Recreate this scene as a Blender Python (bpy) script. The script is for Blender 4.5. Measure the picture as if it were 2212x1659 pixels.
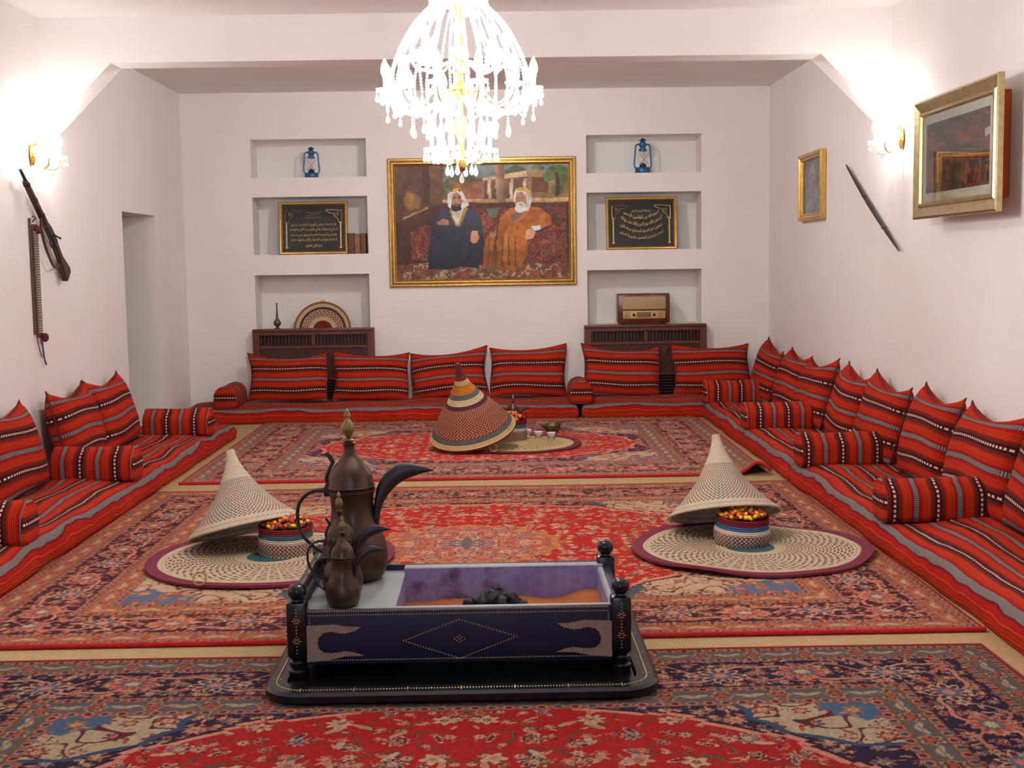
import bpy, bmesh, math, random
import numpy as np
from mathutils import Vector, Matrix, Euler
for o in list(bpy.data.objects): bpy.data.objects.remove(o, do_unlink=True)
S = bpy.context.scene
COL = S.collection
PI = math.pi

# ---------------------------------------------------------------- camera
cam = bpy.data.cameras.new('camera'); camo = bpy.data.objects.new('camera', cam); COL.objects.link(camo)
FPX, PITCH, YAW, ROLL, CAMH = 2706.2, 0.0966, 0.0122, -0.0151, 1.55
cam.sensor_fit = 'HORIZONTAL'; cam.sensor_width = 36.0; cam.lens = FPX/2212*36.0
cam.clip_start = 0.05; cam.clip_end = 100
fw = Vector((math.sin(YAW)*math.cos(PITCH), math.cos(YAW)*math.cos(PITCH), -math.sin(PITCH)))
r0 = Vector((math.cos(YAW), -math.sin(YAW), 0)); u0 = r0.cross(fw)
rr = r0*math.cos(ROLL)+u0*math.sin(ROLL); uu = u0*math.cos(ROLL)-r0*math.sin(ROLL)
camo.matrix_world = Matrix(((rr.x, uu.x, -fw.x, 0), (rr.y, uu.y, -fw.y, 0), (rr.z, uu.z, -fw.z, CAMH), (0, 0, 0, 1)))
S.camera = camo

# ---------------------------------------------------------------- world, exposure
w = bpy.data.worlds.new('world'); S.world = w; w.use_nodes = True
w.node_tree.nodes['Background'].inputs[0].default_value = (0.9, 0.85, 0.85, 1)
w.node_tree.nodes['Background'].inputs[1].default_value = 0.05
S.view_settings.view_transform = 'Standard'; S.view_settings.look = 'None'
S.view_settings.exposure = 0.55; S.view_settings.gamma = 1.0; S.view_settings.use_curve_mapping = False
BULB = 352.0           # radiance of the chandelier bulbs
SCONCE_BULB = 210.0
ALCOVE_LAMP = 275.0
LAMP = (1.0, 0.99, 0.98)

# room
XL, XR, YB, H = -3.203, 2.857, 13.09, 3.32
YF = -1.6
BY0, BY1, ZS, XAL, XAR = 9.086, 9.354, 3.0, -2.697, 2.349

# ---------------------------------------------------------------- helpers
def lin(c):
    c = np.asarray(c, float)/255.0
    return np.where(c <= 0.04045, c/12.92, ((c+0.055)/1.055)**2.4)
def L4(c): return tuple(float(x) for x in lin(c))+(1.0,)

class MB:
    def __init__(s): s.v = []; s.f = []; s.uv = []; s.mi = []
    def add(s, vs, fs, uvs=None, mi=0):
        b = len(s.v); s.v += [tuple(map(float, p)) for p in vs]
        for k, f in enumerate(fs):
            s.f.append([b+i for i in f]); s.mi.append(mi)
            s.uv.append(uvs[k] if uvs is not None else None)
        return s
    def grid(s, P, UV=None, closed=False, mi=0, flip=False):
        n, m = len(P), len(P[0]); vs = [p for r in P for p in r]; fs = []; us = []
        for i in range(n-1):
            for j in range(m if closed else m-1):
                j2 = (j+1) % m
                q = [i*m+j, i*m+j2, (i+1)*m+j2, (i+1)*m+j]
                if flip: q = q[::-1]
                fs.append(q)
                if UV is not None:
                    a = [UV[i][j], UV[i][j+1], UV[i+1][j+1], UV[i+1][j]]
                    us.append(a[::-1] if flip else a)
        return s.add(vs, fs, us if UV is not None else None, mi)
    def lathe(s, prof, n=24, c=(0, 0, 0), mi=0, caps=True, M=None):
        ln = [0]
        for a, b in zip(prof, prof[1:]): ln.append(ln[-1]+math.hypot(b[0]-a[0], b[1]-a[1]))
        T = ln[-1] or 1
        P = [[(c[0]+r*math.cos(2*PI*j/n), c[1]+r*math.sin(2*PI*j/n), c[2]+z) for j in range(n)] for r, z in prof]
        if M is not None: P = [[tuple(M @ Vector(p)) for p in row] for row in P]
        UV = [[(j/n, l/T) for j in range(n+1)] for l in ln]
        s.grid(P, UV, closed=True, mi=mi)
        if caps:
            for row, fl, v in ((P[0], True, 0), (P[-1], False, 1)):
                if (prof[0] if fl else prof[-1])[0] > 1e-5:
                    ix = list(range(n)); s.add(row, [ix[::-1] if fl else ix], [[(0.5, v)]*n], mi)
        return s
    def tube(s, path, rad, n=8, mi=0, caps=True, flat=1.0):
        path = [Vector(p) for p in path]; k = len(path)
        if not hasattr(rad, '__len__'): rad = [rad]*k
        up = Vector((0, 0, 1)); P = []; UV = []; ln = 0; prev = None
        for i, p in enumerate(path):
            t = (path[min(i+1, k-1)]-path[max(i-1, 0)])
            t = t.normalized() if t.length > 1e-9 else Vector((0, 0, 1))
            if prev is None:
                a = up if abs(t.dot(up)) < .95 else Vector((0, 1, 0))
                x = t.cross(a).normalized()
            else: x = (prev-t*prev.dot(t)).normalized()
            prev = x; y = t.cross(x)
            if i: ln += (p-path[i-1]).length
            P.append([tuple(p+x*math.cos(2*PI*j/n)*rad[i]+y*math.sin(2*PI*j/n)*rad[i]*flat) for j in range(n)])
            UV.append([(j/n, ln) for j in range(n+1)])
        s.grid(P, UV, closed=True, mi=mi)
        if caps:
            ix = list(range(n)); s.add(P[0], [ix[::-1]], [[(0, 0)]*n], mi); s.add(P[-1], [ix], [[(0, ln)]*n], mi)
        return s
    def box(s, x0, x1, y0, y1, z0, z1, bev=0, seg=1, mi=0, M=None):
        bm = bmesh.new(); bmesh.ops.create_cube(bm, size=1)
        for v in bm.verts: v.co = Vector(((x0+x1)/2+v.co.x*(x1-x0), (y0+y1)/2+v.co.y*(y1-y0), (z0+z1)/2+v.co.z*(z1-z0)))
        if bev: bmesh.ops.bevel(bm, geom=bm.edges[:], offset=bev, segments=seg, affect='EDGES', profile=0.5)
        bm.verts.index_update()
        vs = [(M @ v.co) if M is not None else v.co for v in bm.verts]
        s.add(vs, [[v.index for v in f.verts] for f in bm.faces], None, mi); bm.free(); return s
    def prism(s, poly, y0, y1, mi=0, M=None):
        """poly in x,z extruded along y"""
        n = len(poly); bm = bmesh.new()
        a = [bm.verts.new((x, y0, z)) for x, z in poly]; b = [bm.verts.new((x, y1, z)) for x, z in poly]
        fs = [bm.faces.new(a), bm.faces.new(b[::-1])]
        for i in range(n): bm.faces.new((a[i], b[i], b[(i+1) % n], a[(i+1) % n]))
        bm.normal_update(); bmesh.ops.triangulate(bm, faces=fs)
        bmesh.ops.recalc_face_normals(bm, faces=bm.faces[:]); bm.verts.index_update()
        vs = [(M @ v.co) if M is not None else v.co for v in bm.verts]
        s.add(vs, [[v.index for v in f.verts] for f in bm.faces], None, mi); bm.free(); return s
    def ell(s, c, r, n=10, m=6, M=None, mi=0):
        P = []
        for i in range(m+1):
            t = PI*i/m; P.append([(r[0]*math.sin(t)*math.cos(2*PI*j/n), r[1]*math.sin(t)*math.sin(2*PI*j/n), -r[2]*math.cos(t)) for j in range(n)])
        C = Vector(c)
        P = [[tuple((M @ Vector(p) if M is not None else Vector(p))+C) for p in row] for row in P]
        UV = [[(j/n, i/m) for j in range(n+1)] for i in range(m+1)]
        return s.grid(P, UV, closed=True, mi=mi)
    def mesh(s, name, mats, smooth=False, ang=40):
        me = bpy.data.meshes.new(name); me.from_pydata(s.v, [], s.f)
        for m in (mats if isinstance(mats, (list, tuple)) else [mats]): me.materials.append(m)
        if any(u is not None for u in s.uv):
            ul = me.uv_layers.new(name='UV'); fl = []
            for f, u in zip(s.f, s.uv):
                for k in range(len(f)): fl += list(u[k]) if u is not None else [0, 0]
            if len(fl) == 2*len(ul.data): ul.data.foreach_set('uv', fl)
        me.polygons.foreach_set('material_index', s.mi)
        bm = bmesh.new(); bm.from_mesh(me); bmesh.ops.remove_doubles(bm, verts=bm.verts[:], dist=1e-5)
        bmesh.ops.recalc_face_normals(bm, faces=bm.faces[:]); bm.to_mesh(me); bm.free()
        if smooth:
            me.polygons.foreach_set('use_smooth', [True]*len(me.polygons)); me.set_sharp_from_angle(angle=math.radians(ang))
        me.update(); return me
    def obj(s, name, mats, parent=None, smooth=False, ang=40, loc=None, rot=None):
        return link(name, s.mesh(name, mats, smooth, ang), parent, loc, rot)

def link(name, me, parent=None, loc=None, rot=None):
    o = bpy.data.objects.new(name, me); COL.objects.link(o)
    if parent is not None: o.parent = parent
    if loc is not None: o.location = loc
    if rot is not None: o.rotation_euler = rot
    return o
def tag(o, label, cat, group=None):
    o['label'] = label; o['category'] = cat
    if group: o['group'] = group
    return o
def thing(name, label, cat, loc=(0, 0, 0), rot=(0, 0, 0), group=None):
    return tag(link(name, None, None, loc, rot), label, cat, group)
def struct(o): o['kind'] = 'structure'; return o
def stuff(o): o['kind'] = 'stuff'; return o
def copy_tree(o, parent=None):
    c = o.copy(); COL.objects.link(c); c.parent = parent
    for ch in list(o.children): copy_tree(ch, c)
    return c
def bez(pts, n=12):
    """Catmull-Rom through points"""
    P = [Vector(p) for p in pts]; out = []
    Q = [P[0]*2-P[1]]+P+[P[-1]*2-P[-2]]
    for i in range(1, len(Q)-2):
        a, b, c, d = Q[i-1:i+3]
        for k in range(n):
            t = k/n
            out.append(.5*((2*b)+(c-a)*t+(2*a-5*b+4*c-d)*t*t+(3*b-a-3*c+d)*t**3))
    out.append(P[-1]); return out
def interp(vals, n):
    vals = list(vals); return [float(x) for x in np.interp(np.linspace(0, len(vals)-1, n), range(len(vals)), vals)]

# ---------------------------------------------------------------- materials
class NT:
    def __init__(s, name):
        s.mat = bpy.data.materials.new(name); s.mat.use_nodes = True; s.t = s.mat.node_tree
        s.b = s.t.nodes['Principled BSDF']; s.out = s.t.nodes['Material Output']
    def n(s, typ, **kw):
        nd = s.t.nodes.new(typ)
        for k, v in kw.items(): setattr(nd, k, v)
        return nd
    def put(s, sock, val):
        if hasattr(val, 'is_linked') or hasattr(val, 'links'): s.t.links.new(val, sock)
        elif isinstance(val, (tuple, list)) and len(val) == 3 and len(sock.default_value) == 4: sock.default_value = tuple(val)+(1,)
        else: sock.default_value = val
    def m(s, op, a, b=0.0, c=None):
        nd = s.n('ShaderNodeMath', operation=op); s.put(nd.inputs[0], a); s.put(nd.inputs[1], b)
        if c is not None: s.put(nd.inputs[2], c)
        return nd.outputs[0]
    def mix(s, f, a, b, blend='MIX'):
        nd = s.n('ShaderNodeMix', data_type='RGBA', blend_type=blend)
        s.put(nd.inputs[0], f); s.put(nd.inputs[6], a); s.put(nd.inputs[7], b); return nd.outputs[2]
    def ramp(s, f, stops, mode='LINEAR'):
        nd = s.n('ShaderNodeValToRGB'); cr = nd.color_ramp; cr.interpolation = mode
        while len(cr.elements) > 1: cr.elements.remove(cr.elements[-1])
        cr.elements[0].position = stops[0][0]; cr.elements[0].color = stops[0][1]
        for p, c in stops[1:]:
            e = cr.elements.new(p); e.color = c
        s.put(nd.inputs[0], f); return nd.outputs[0]
    def uv(s):
        nd = s.n('ShaderNodeTexCoord'); x = s.n('ShaderNodeSeparateXYZ'); s.t.links.new(nd.outputs['UV'], x.inputs[0])
        return x.outputs[0], x.outputs[1], nd.outputs['UV']
    def objc(s): return s.n('ShaderNodeTexCoord').outputs['Object']
    def noise(s, scale, detail=3, rough=.5, vec=None, out='Fac'):
        nd = s.n('ShaderNodeTexNoise'); nd.inputs['Scale'].default_value = scale
        nd.inputs['Detail'].default_value = detail; nd.inputs['Roughness'].default_value = rough
        s.t.links.new(vec if vec is not None else s.objc(), nd.inputs['Vector']); return nd.outputs[out]
    def bump(s, h, strength=.3, dist=.01):
        nd = s.n('ShaderNodeBump'); nd.inputs['Strength'].default_value = strength; nd.inputs['Distance'].default_value = dist
        s.put(nd.inputs['Height'], h); s.t.links.new(nd.outputs[0], s.b.inputs['Normal'])
    def done(s, col=None, rough=.6, metal=0.0, spec=.5):
        if col is not None: s.put(s.b.inputs['Base Color'], col)
        s.put(s.b.inputs['Roughness'], rough); s.b.inputs['Metallic'].default_value = metal
        s.b.inputs['Specular IOR Level'].default_value = spec
        return s.mat

def plain(name, c, rough=.6, metal=0.0, var=.12, scale=20, bump=0.0, spec=.5):
    t = NT(name); c = L4(c); d = tuple(x*(1-var) for x in c[:3])+(1,); e = tuple(min(1, x*(1+var)) for x in c[:3])+(1,)
    f = t.noise(scale, 4)
    col = t.ramp(f, [(0.3, d), (0.7, e)])
    if bump: t.bump(t.noise(scale*3, 4), bump, .004)
    return t.done(col, rough, metal, spec)

M = {}
def mk_wall():
    t = NT('painted_plaster')
    f = t.noise(1.3, 4, .6)
    col = t.ramp(f, [(0.25, L4((235, 227, 222))), (0.75, L4((240, 235, 231)))])
    t.bump(t.noise(60, 3), .05, .003)
    return t.done(col, .55, 0, .3)
M['wall'] = mk_wall()
M['wood'] = plain('dark_red_wood', (92, 42, 22), .4, var=.25, scale=12)
M['wood_dark'] = plain('very_dark_wood', (58, 28, 17), .45, var=.25, scale=14)
def mk_gold(name, c, rough=.28):
    t = NT(name); f = t.noise(30, 3)
    return t.done(t.ramp(f, [(0.3, L4(tuple(x*.85 for x in c))), (0.7, L4(c))]), rough, .85)
M['gold'] = mk_gold('gilded_wood', (206, 164, 88))
M['pale_gold'] = mk_gold('champagne_gilding', (196, 178, 130), .3)
M['brass'] = mk_gold('polished_brass', (206, 158, 76), .2)
M['old_brass'] = plain('tarnished_brass', (108, 96, 66), .42, .8, var=.25, scale=18)
M['finial'] = plain('greenish_brass_finial', (132, 116, 76), .38, .75, var=.2, scale=30)
M['copper'] = plain('aged_copper', (80, 62, 52), .36, .75, var=.3, scale=14, bump=.1)
M['iron'] = plain('blackened_steel', (62, 58, 62), .42, .7, var=.2, scale=20)
M['black'] = plain('black_lacquer', (14, 13, 20), .25, var=.3)
M['navy'] = plain('black_blue_leather', (15, 15, 52), .5, var=.25, scale=60, bump=.15)
M['tan'] = plain('tan_hide', (150, 128, 112), .7, var=.12, scale=50, bump=.2)
M['stud'] = plain('brass_stud', (205, 175, 120), .3, .8)
M['zinc'] = plain('dull_zinc_sheet', (150, 155, 154), .5, .12, var=.08, scale=9)
M['sand'] = plain('orange_sand', (176, 100, 48), .95, var=.1, scale=40, bump=.3)
M['coal'] = plain('charcoal', (36, 35, 44), .5, var=.4, scale=30, bump=.4)
M['blue'] = plain('blue_enamel', (38, 98, 142), .3, .3, var=.15)
M['cream'] = plain('pale_porcelain', (226, 224, 222), .25, var=.03)
M['orange'] = plain('orange_painted_board', (196, 84, 20), .6, var=.12, scale=25)
M['white_mat'] = plain('pale_mount_board', (186, 184, 168), .7, var=.03)
M['rope'] = plain('straw_rope', (160, 122, 72), .85, var=.2, scale=60)
M['red_cord'] = plain('red_wool_binding', (178, 22, 24), .9, var=.2, scale=60, bump=.3)
M['dark_red_cord'] = plain('dark_red_wool_binding', (140, 26, 30), .9, var=.2, scale=60, bump=.3)
M['maroon_pipe'] = plain('dark_piping_cord', (92, 20, 16), .85, var=.2, scale=80)
M['leather_brown'] = plain('brown_leather', (92, 58, 40), .55, var=.25, scale=25)
M['gun_wood'] = plain('dark_gunstock_wood', (58, 38, 34), .4, var=.3, scale=18)
M['steel'] = plain('gun_metal', (70, 68, 74), .35, .8, var=.15)
M['yellow_fruit'] = plain('glossy_yellow_skin', (232, 176, 14), .3, var=.15, scale=40)
M['orange_fruit'] = plain('glossy_orange_skin', (222, 112, 22), .3, var=.15, scale=40)
M['red_fruit'] = plain('glossy_red_skin', (160, 38, 22), .3, var=.2, scale=40)
M['brown_fruit'] = plain('glossy_brown_skin', (70, 26, 18), .35, var=.25, scale=40)
def mk_glass(name, tr=.82, tint=(1, 1, 1)):
    t = NT(name); t.t.nodes.remove(t.b)
    a = t.n('ShaderNodeBsdfTransparent'); a.inputs[0].default_value = tuple(tint)+(1,)
    g = t.n('ShaderNodeBsdfGlossy'); g.inputs['Roughness'].default_value = .02
    fr = t.n('ShaderNodeFresnel'); fr.inputs[0].default_value = 1.5
    f = (1-tr) if tr < .9 else fr.outputs[0]
    mx = t.n('ShaderNodeMixShader'); t.put(mx.inputs[0], f); t.t.links.new(a.outputs[0], mx.inputs[1]); t.t.links.new(g.outputs[0], mx.inputs[2])
    t.t.links.new(mx.outputs[0], t.out.inputs[0]); return t.mat
M['glass'] = mk_glass('clear_picture_glass', .95)
M['lamp_glass'] = mk_glass('lantern_globe_glass', .86)
def mk_crystal():
    t = NT('cut_crystal'); t.t.nodes.remove(t.b)
    a = t.n('ShaderNodeBsdfTransparent'); g = t.n('ShaderNodeBsdfGlossy'); g.inputs['Roughness'].default_value = .12
    d = t.n('ShaderNodeBsdfTranslucent'); d.inputs[0].default_value = (.95, .95, .95, 1)
    m1 = t.n('ShaderNodeMixShader'); m1.inputs[0].default_value = .45
    t.t.links.new(g.outputs[0], m1.inputs[1]); t.t.links.new(d.outputs[0], m1.inputs[2])
    m2 = t.n('ShaderNodeMixShader'); m2.inputs[0].default_value = .5
    t.t.links.new(a.outputs[0], m2.inputs[1]); t.t.links.new(m1.outputs[0], m2.inputs[2])
    t.t.links.new(m2.outputs[0], t.out.inputs[0]); return t.mat
M['crystal'] = mk_crystal()
def mk_emit(name, c, s):
    t = NT(name); t.t.nodes.remove(t.b); e = t.n('ShaderNodeEmission'); e.inputs[0].default_value = tuple(c)+(1,); e.inputs[1].default_value = s
    t.t.links.new(e.outputs[0], t.out.inputs[0]); return t.mat
M['bulb'] = mk_emit('lit_candle_bulb', LAMP, BULB)
M['sbulb'] = mk_emit('lit_sconce_bulb', LAMP, SCONCE_BULB)

def mk_kilim():
    """woven striped upholstery: u runs along the stripes, v across them, in metres"""
    t = NT('red_striped_weave'); u, v, _ = t.uv()
    p = t.m('FRACT', t.m('DIVIDE', v, .23))
    red, red2, org, gry = L4((168, 20, 8)), L4((170, 30, 9)), L4((196, 78, 28)), L4((138, 128, 122))
    brn, mar, wht, pur = L4((92, 38, 26)), L4((62, 12, 20)), L4((232, 190, 172)), L4((122, 14, 28))
    st = [(0, gry), (.058, pur), (.08, red), (.15, org), (.163, red2), (.195, org), (.21, red2), (.24, org), (.253, red2), (.285, org), (.297, red),
          (.345, brn), (.42, mar), (.474, wht), (.528, mar), (.58, brn), (.655, red), (.71, org), (.722, red2), (.755, org), (.77, red2), (.80, org), (.812, red2),
          (.85, org), (.862, red), (.92, pur), (.942, gry)]
    base = t.ramp(p, st, 'CONSTANT')
    dw = t.m('ABSOLUTE', t.m('SUBTRACT', p, .5))
    wm = t.m('LESS_THAN', dw, .03); gm = t.m('GREATER_THAN', dw, .44)
    dash = t.m('GREATER_THAN', t.m('FRACT', t.m('DIVIDE', u, .026)), .58)
    tick = t.m('GREATER_THAN', t.m('FRACT', t.m('DIVIDE', u, .0105)), .66)
    dot = t.m('GREATER_THAN', t.m('FRACT', t.m('DIVIDE', u, .014)), .6)
    odm = t.m('LESS_THAN', t.m('ABSOLUTE', t.m('SUBTRACT', dw, .298)), .02)
    c1 = t.mix(t.m('MULTIPLY', wm, dash), base, mar)
    c2 = t.mix(t.m('MULTIPLY', gm, tick), c1, L4((54, 50, 54)))
    c3 = t.mix(t.m('MULTIPLY', odm, dot), c2, red2)
    n = t.noise(9, 3); c4 = t.mix(t.m('MULTIPLY', n, .28), c3, (0.05, .01, .01), 'MIX')
    w1 = t.m('SINE', t.m('MULTIPLY', v, 2*PI/.0045)); w2 = t.m('SINE', t.m('MULTIPLY', u, 2*PI/.006))
    t.bump(t.m('ADD', t.m('MULTIPLY', w1, .5), t.m('MULTIPLY', w2, .5)), .25, .0015)
    return t.done(c4, .95, 0, .15)
M['kilim'] = mk_kilim()

def mk_straw(name, stops, stitch, ncol, rows, sc=(52, 36, 52), sc2=None, thin=.36, base_var=.14):
    """coiled palm-straw: u round the coil 0..1, v along the profile 0..1"""
    t = NT(name); u, v, _ = t.uv()
    base = t.ramp(v, [(p, L4(c)) for p, c in stops], 'CONSTANT')
    row = t.m('MULTIPLY', v, rows); ri = t.m('FLOOR', row); rf = t.m('FRACT', row)
    ph = t.m('ADD', t.m('MULTIPLY', u, ncol), t.m('MULTIPLY', t.m('MODULO', ri, 2.0), .42))
    d = t.m('LESS_THAN', t.m('FRACT', ph), thin); e = t.m('LESS_THAN', t.m('ABSOLUTE', t.m('SUBTRACT', rf, .5)), .33)
    msk = t.m('MULTIPLY', d, e); zone = None
    for a, b in stitch:
        z = t.m('MULTIPLY', t.m('GREATER_THAN', v, a), t.m('LESS_THAN', v, b))
        zone = z if zone is None else t.m('ADD', zone, z)
    col = base
    if zone is not None:
        scol = L4(sc)
        if sc2:
            cf = t.m('GREATER_THAN', t.noise(9, 2), .5); scol = t.mix(cf, L4(sc), L4(sc2))
        col = t.mix(t.m('MULTIPLY', msk, zone), base, scol)
    n = t.noise(35, 4); col = t.mix(t.m('MULTIPLY', n, base_var*2), col, L4((96, 70, 48)))
    t.bump(t.m('SINE', t.m('MULTIPLY', row, 2*PI)), .55, .006)
    return t.done(col, .85, 0, .2)
STRAW = (206, 188, 164)
M['hat'] = mk_straw('pale_coiled_straw', [(0, STRAW)], [(.335, .87), (.925, .945)], 62, 46, (38, 32, 54), (98, 28, 46), .46)
M['mat'] = mk_straw('pale_coiled_straw_mat', [(0, (34, 96, 100)), (.2, (200, 178, 148)), (.9, (122, 40, 66))], [(.3, .84)], 46, 34, (54, 34, 54), (88, 44, 56), .36)
M['mat_plain'] = mk_straw('yellow_coiled_straw_mat', [(0, (200, 172, 122)), (.88, (112, 40, 56))], [(.2, .72)], 40, 30, (66, 48, 44), None, .26)
M['hat_col'] = mk_straw('multicolour_coiled_straw', [(0, (112, 44, 48)), (.2, (206, 176, 128)), (.255, (196, 116, 34)), (.36, (92, 100, 104)), (.42, (214, 188, 142)), (.485, (78, 42, 62)), (.535, (120, 44, 40)), (.86, (88, 96, 92)), (.915, (204, 168, 116)), (.975, (110, 34, 34))],
                          [(.54, .86)], 58, 56, (226, 184, 140), None, .42)
M['bowl'] = mk_straw('banded_coiled_straw', [(0, (30, 44, 66)), (.05, (196, 168, 146)), (.52, (206, 184, 160)), (.64, (36, 96, 110)), (.79, (120, 24, 40))], [(.06, .5)], 40, 15, (84, 26, 38), (50, 34, 48), .5)
M['bowl_blue'] = mk_straw('blue_banded_coiled_straw', [(0, (26, 58, 96)), (.05, (196, 168, 150)), (.52, (210, 188, 164)), (.64, (48, 100, 140)), (.79, (122, 22, 42))], [(.06, .5)], 40, 15, (84, 30, 44), (50, 34, 58), .5)
M['tray'] = mk_straw('ringed_straw_tray', [(0, (128, 24, 34)), (.34, (214, 190, 152)), (.5, (214, 184, 150)), (.74, (70, 66, 66)), (.82, (214, 190, 150)), (.93, (160, 84, 44))], [(.48, .76)], 30, 18, (132, 34, 38), None, .55)

def mk_floor_straw():
    t = NT('woven_straw_matting'); o = t.objc()
    b = t.n('ShaderNodeTexBrick'); b.offset = .5; b.inputs['Scale'].default_value = 1.0
    b.inputs['Brick Width'].default_value = .03; b.inputs['Row Height'].default_value = .011; b.inputs['Mortar Size'].default_value = .0016
    b.inputs['Color1'].default_value = L4((196, 170, 124)); b.inputs['Color2'].default_value = L4((182, 154, 108)); b.inputs['Mortar'].default_value = L4((136, 108, 72))
    t.t.links.new(o, b.inputs['Vector'])
    n = t.noise(2.2, 3); col = t.mix(t.m('MULTIPLY', n, .35), b.outputs[0], L4((150, 116, 80)))
    t.bump(b.outputs['Fac'], -.4, .002)
    return t.done(col, .8, 0, .2)
M['matting'] = mk_floor_straw()
M['floor'] = plain('concrete_screed', (168, 156, 140), .8, var=.06, scale=3)
def mk_vcol(name, rough=.95, bump=.3, sc=400, spec=.1):
    t = NT(name); a = t.n('ShaderNodeVertexColor'); a.layer_name = 'Col'
    n = t.noise(sc, 2)
    col = t.mix(t.m('MULTIPLY', n, .35), a.outputs[0], (.03, .02, .02), 'MIX')
    t.bump(n, bump, .003)
    return t.done(col, rough, 0, spec)
M['rug'] = mk_vcol('knotted_wool_pile')
M['oil'] = mk_vcol('oil_paint_on_canvas', .5, .12, 160, .3)
M['print'] = mk_vcol('printed_paper', .5, .02, 90, .3)

# ================================================================ structure
NL0, NL1, NR0, NR1 = -2.494, -1.309, 0.961, 2.153
N1B, N1T, N2B, N2T, N3T = 2.4556, 2.8468, 1.6651, 2.2591, 1.4578
DY0, DY1, DZ = 10.92, 11.98, 2.04
struct(MB().box(-4.9, XR+.3, YF-.3, YB+.5, -.12, 0).obj('floor', M['floor']))
struct(MB().box(-4.9, XR+.3, YF-.3, YB+.5, H, H+.15).obj('ceiling', M['wall']))
b = MB(); T = XL-.5
b.box(T, XL, YF, DY0, 0, H); b.box(T, XL, DY0, DY1, DZ, H); b.box(T, XL, DY1, YB+.5, 0, H)
struct(b.obj('wall_left', M['wall']))
struct(MB().box(-4.9, -4.75, 9.6, YB+.5, 0, H).box(-4.75, T, 9.6, 9.75, 0, H).box(-4.75, T, YB+.35, YB+.5, 0, H).obj('wall_hallway', M['wall']))
struct(MB().box(XR, XR+.3, YF, YB+.5, 0, H).obj('wall_right', M['wall']))
struct(MB().box(XL-.5, XR+.3, YF-.3, YF, 0, H).obj('wall_front', M['wall']))
b = MB(); Y0, Y1 = YB, YB+.35
b.box(XL, XR, Y1, Y1+.15, 0, H)
b.box(XL, NL0, Y0, Y1, 0, H); b.box(NL1, NR0, Y0, Y1, 0, H); b.box(NR1, XR, Y0, Y1, 0, H)
for (x0, x1, zb) in ((NL0, NL1, .57), (NR0, NR1, .89)):
    for z0, z1 in ((0, zb), (N3T, N2B), (N2T, N1B), (N1T, H)): b.box(x0, x1, Y0, Y1, z0, z1)
struct(b.obj('wall_back', M['wall']))
b = MB(); b.prism([(XL, H), (XR, H), (XR, ZS-(XR-XAR)), (XAR, ZS), (XAL, ZS), (XL, ZS-(XAL-XL))], BY0, BY1)
struct(b.obj('trim_1', M['wall']))

# straw matting laid over the floor
for (x0, x1, y0, y1, lab) in ((XL+.01, XR-.01, 10.4, YB-.01, 'woven straw matting under the rug nearest the back wall'),
                              (XL+.01, XR-.01, 6.7, 10.4, 'woven straw matting under the rug with the pale baskets'),
                              (XL+.01, XR-.01, YF+.02, 6.7, 'woven straw matting under the rug in front of the brazier')):
    o = MB().box(x0, x1, y0, y1, 0.0005, .005).obj('straw_mat', M['matting']); tag(o, lab, 'mat')

# ================================================================ Persian rugs (pile colours woven vertex by vertex)
def h2(i, j, s):
    x = np.sin(i*127.1+j*311.7+s*74.7)*43758.5453
    return x-np.floor(x)
C = {k: np.array(v, float) for k, v in dict(navy=(40, 26, 58), red=(192, 24, 18), pink=(222, 142, 118), cream=(214, 190, 152), blue=(74, 104, 140), gold=(188, 124, 50),
     green=(92, 104, 74), maroon=(126, 24, 34), tan=(178, 104, 76), slate=(98, 100, 108), dark=(46, 22, 40), rose=(196, 84, 70), sky=(92, 130, 168)).items()}
def flor(col, x, y, mask, cell, seed, pal, prob=.8, rmin=.24, rmax=.48, out='cream'):
    """scatter of rosettes and leaves, one per jittered cell"""
    gi, gj = np.floor(x/cell), np.floor(y/cell)
    for dx in (-1, 0, 1):
        for dy in (-1, 0, 1):
            i, j = gi+dx, gj+dy
            a, b_, c, d, e = (h2(i, j, seed+k) for k in range(5))
            px, py = (i+.5+.5*(a-.5))*cell, (j+.5+.5*(b_-.5))*cell
            r = cell*(rmin+(rmax-rmin)*c); ex, ey = x-px, y-py
            th = np.arctan2(ey, ex); q = np.hypot(ex, ey)
            n = np.where(d < .5, 8, np.where(d < .8, 6, 5))
            rad = r*(.78+.22*np.cos(n*th+e*6))
            on = mask & (e < prob) & (q < rad)
            k = (np.floor(d*97) % len(pal)).astype(int); P = np.array([C[p] for p in pal])
            edge = q > rad*.80; ring = (q < rad*.5) & (q > rad*.36); cen = q < rad*.2
            cc = P[k]; k2 = (k+1+np.floor(a*2).astype(int)) % len(pal)
            cc = np.where(edge[:, None], C[out], cc); cc = np.where(ring[:, None], C['cream' if out != 'cream' else 'pink'], cc)
            cc = np.where((q < rad*.36)[:, None], P[k2], cc); cc = np.where(cen[:, None], C['gold'], cc)
            col[on] = cc[on]
            # leaf
            an = a*6.28; lx, ly = ex-r*1.25*np.cos(an), ey-r*1.25*np.sin(an)
            pu, pv = lx*np.cos(an+.7)+ly*np.sin(an+.7), -lx*np.sin(an+.7)+ly*np.cos(an+.7)
            lf = (pu/(cell*.24))**2+(pv/(cell*.075))**2
            on2 = mask & (e < prob+.15) & (lf < 1) & ~on
            col[on2] = np.where((lf[on2] > .55)[:, None], C[out], P[k2][on2])
    return col
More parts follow.
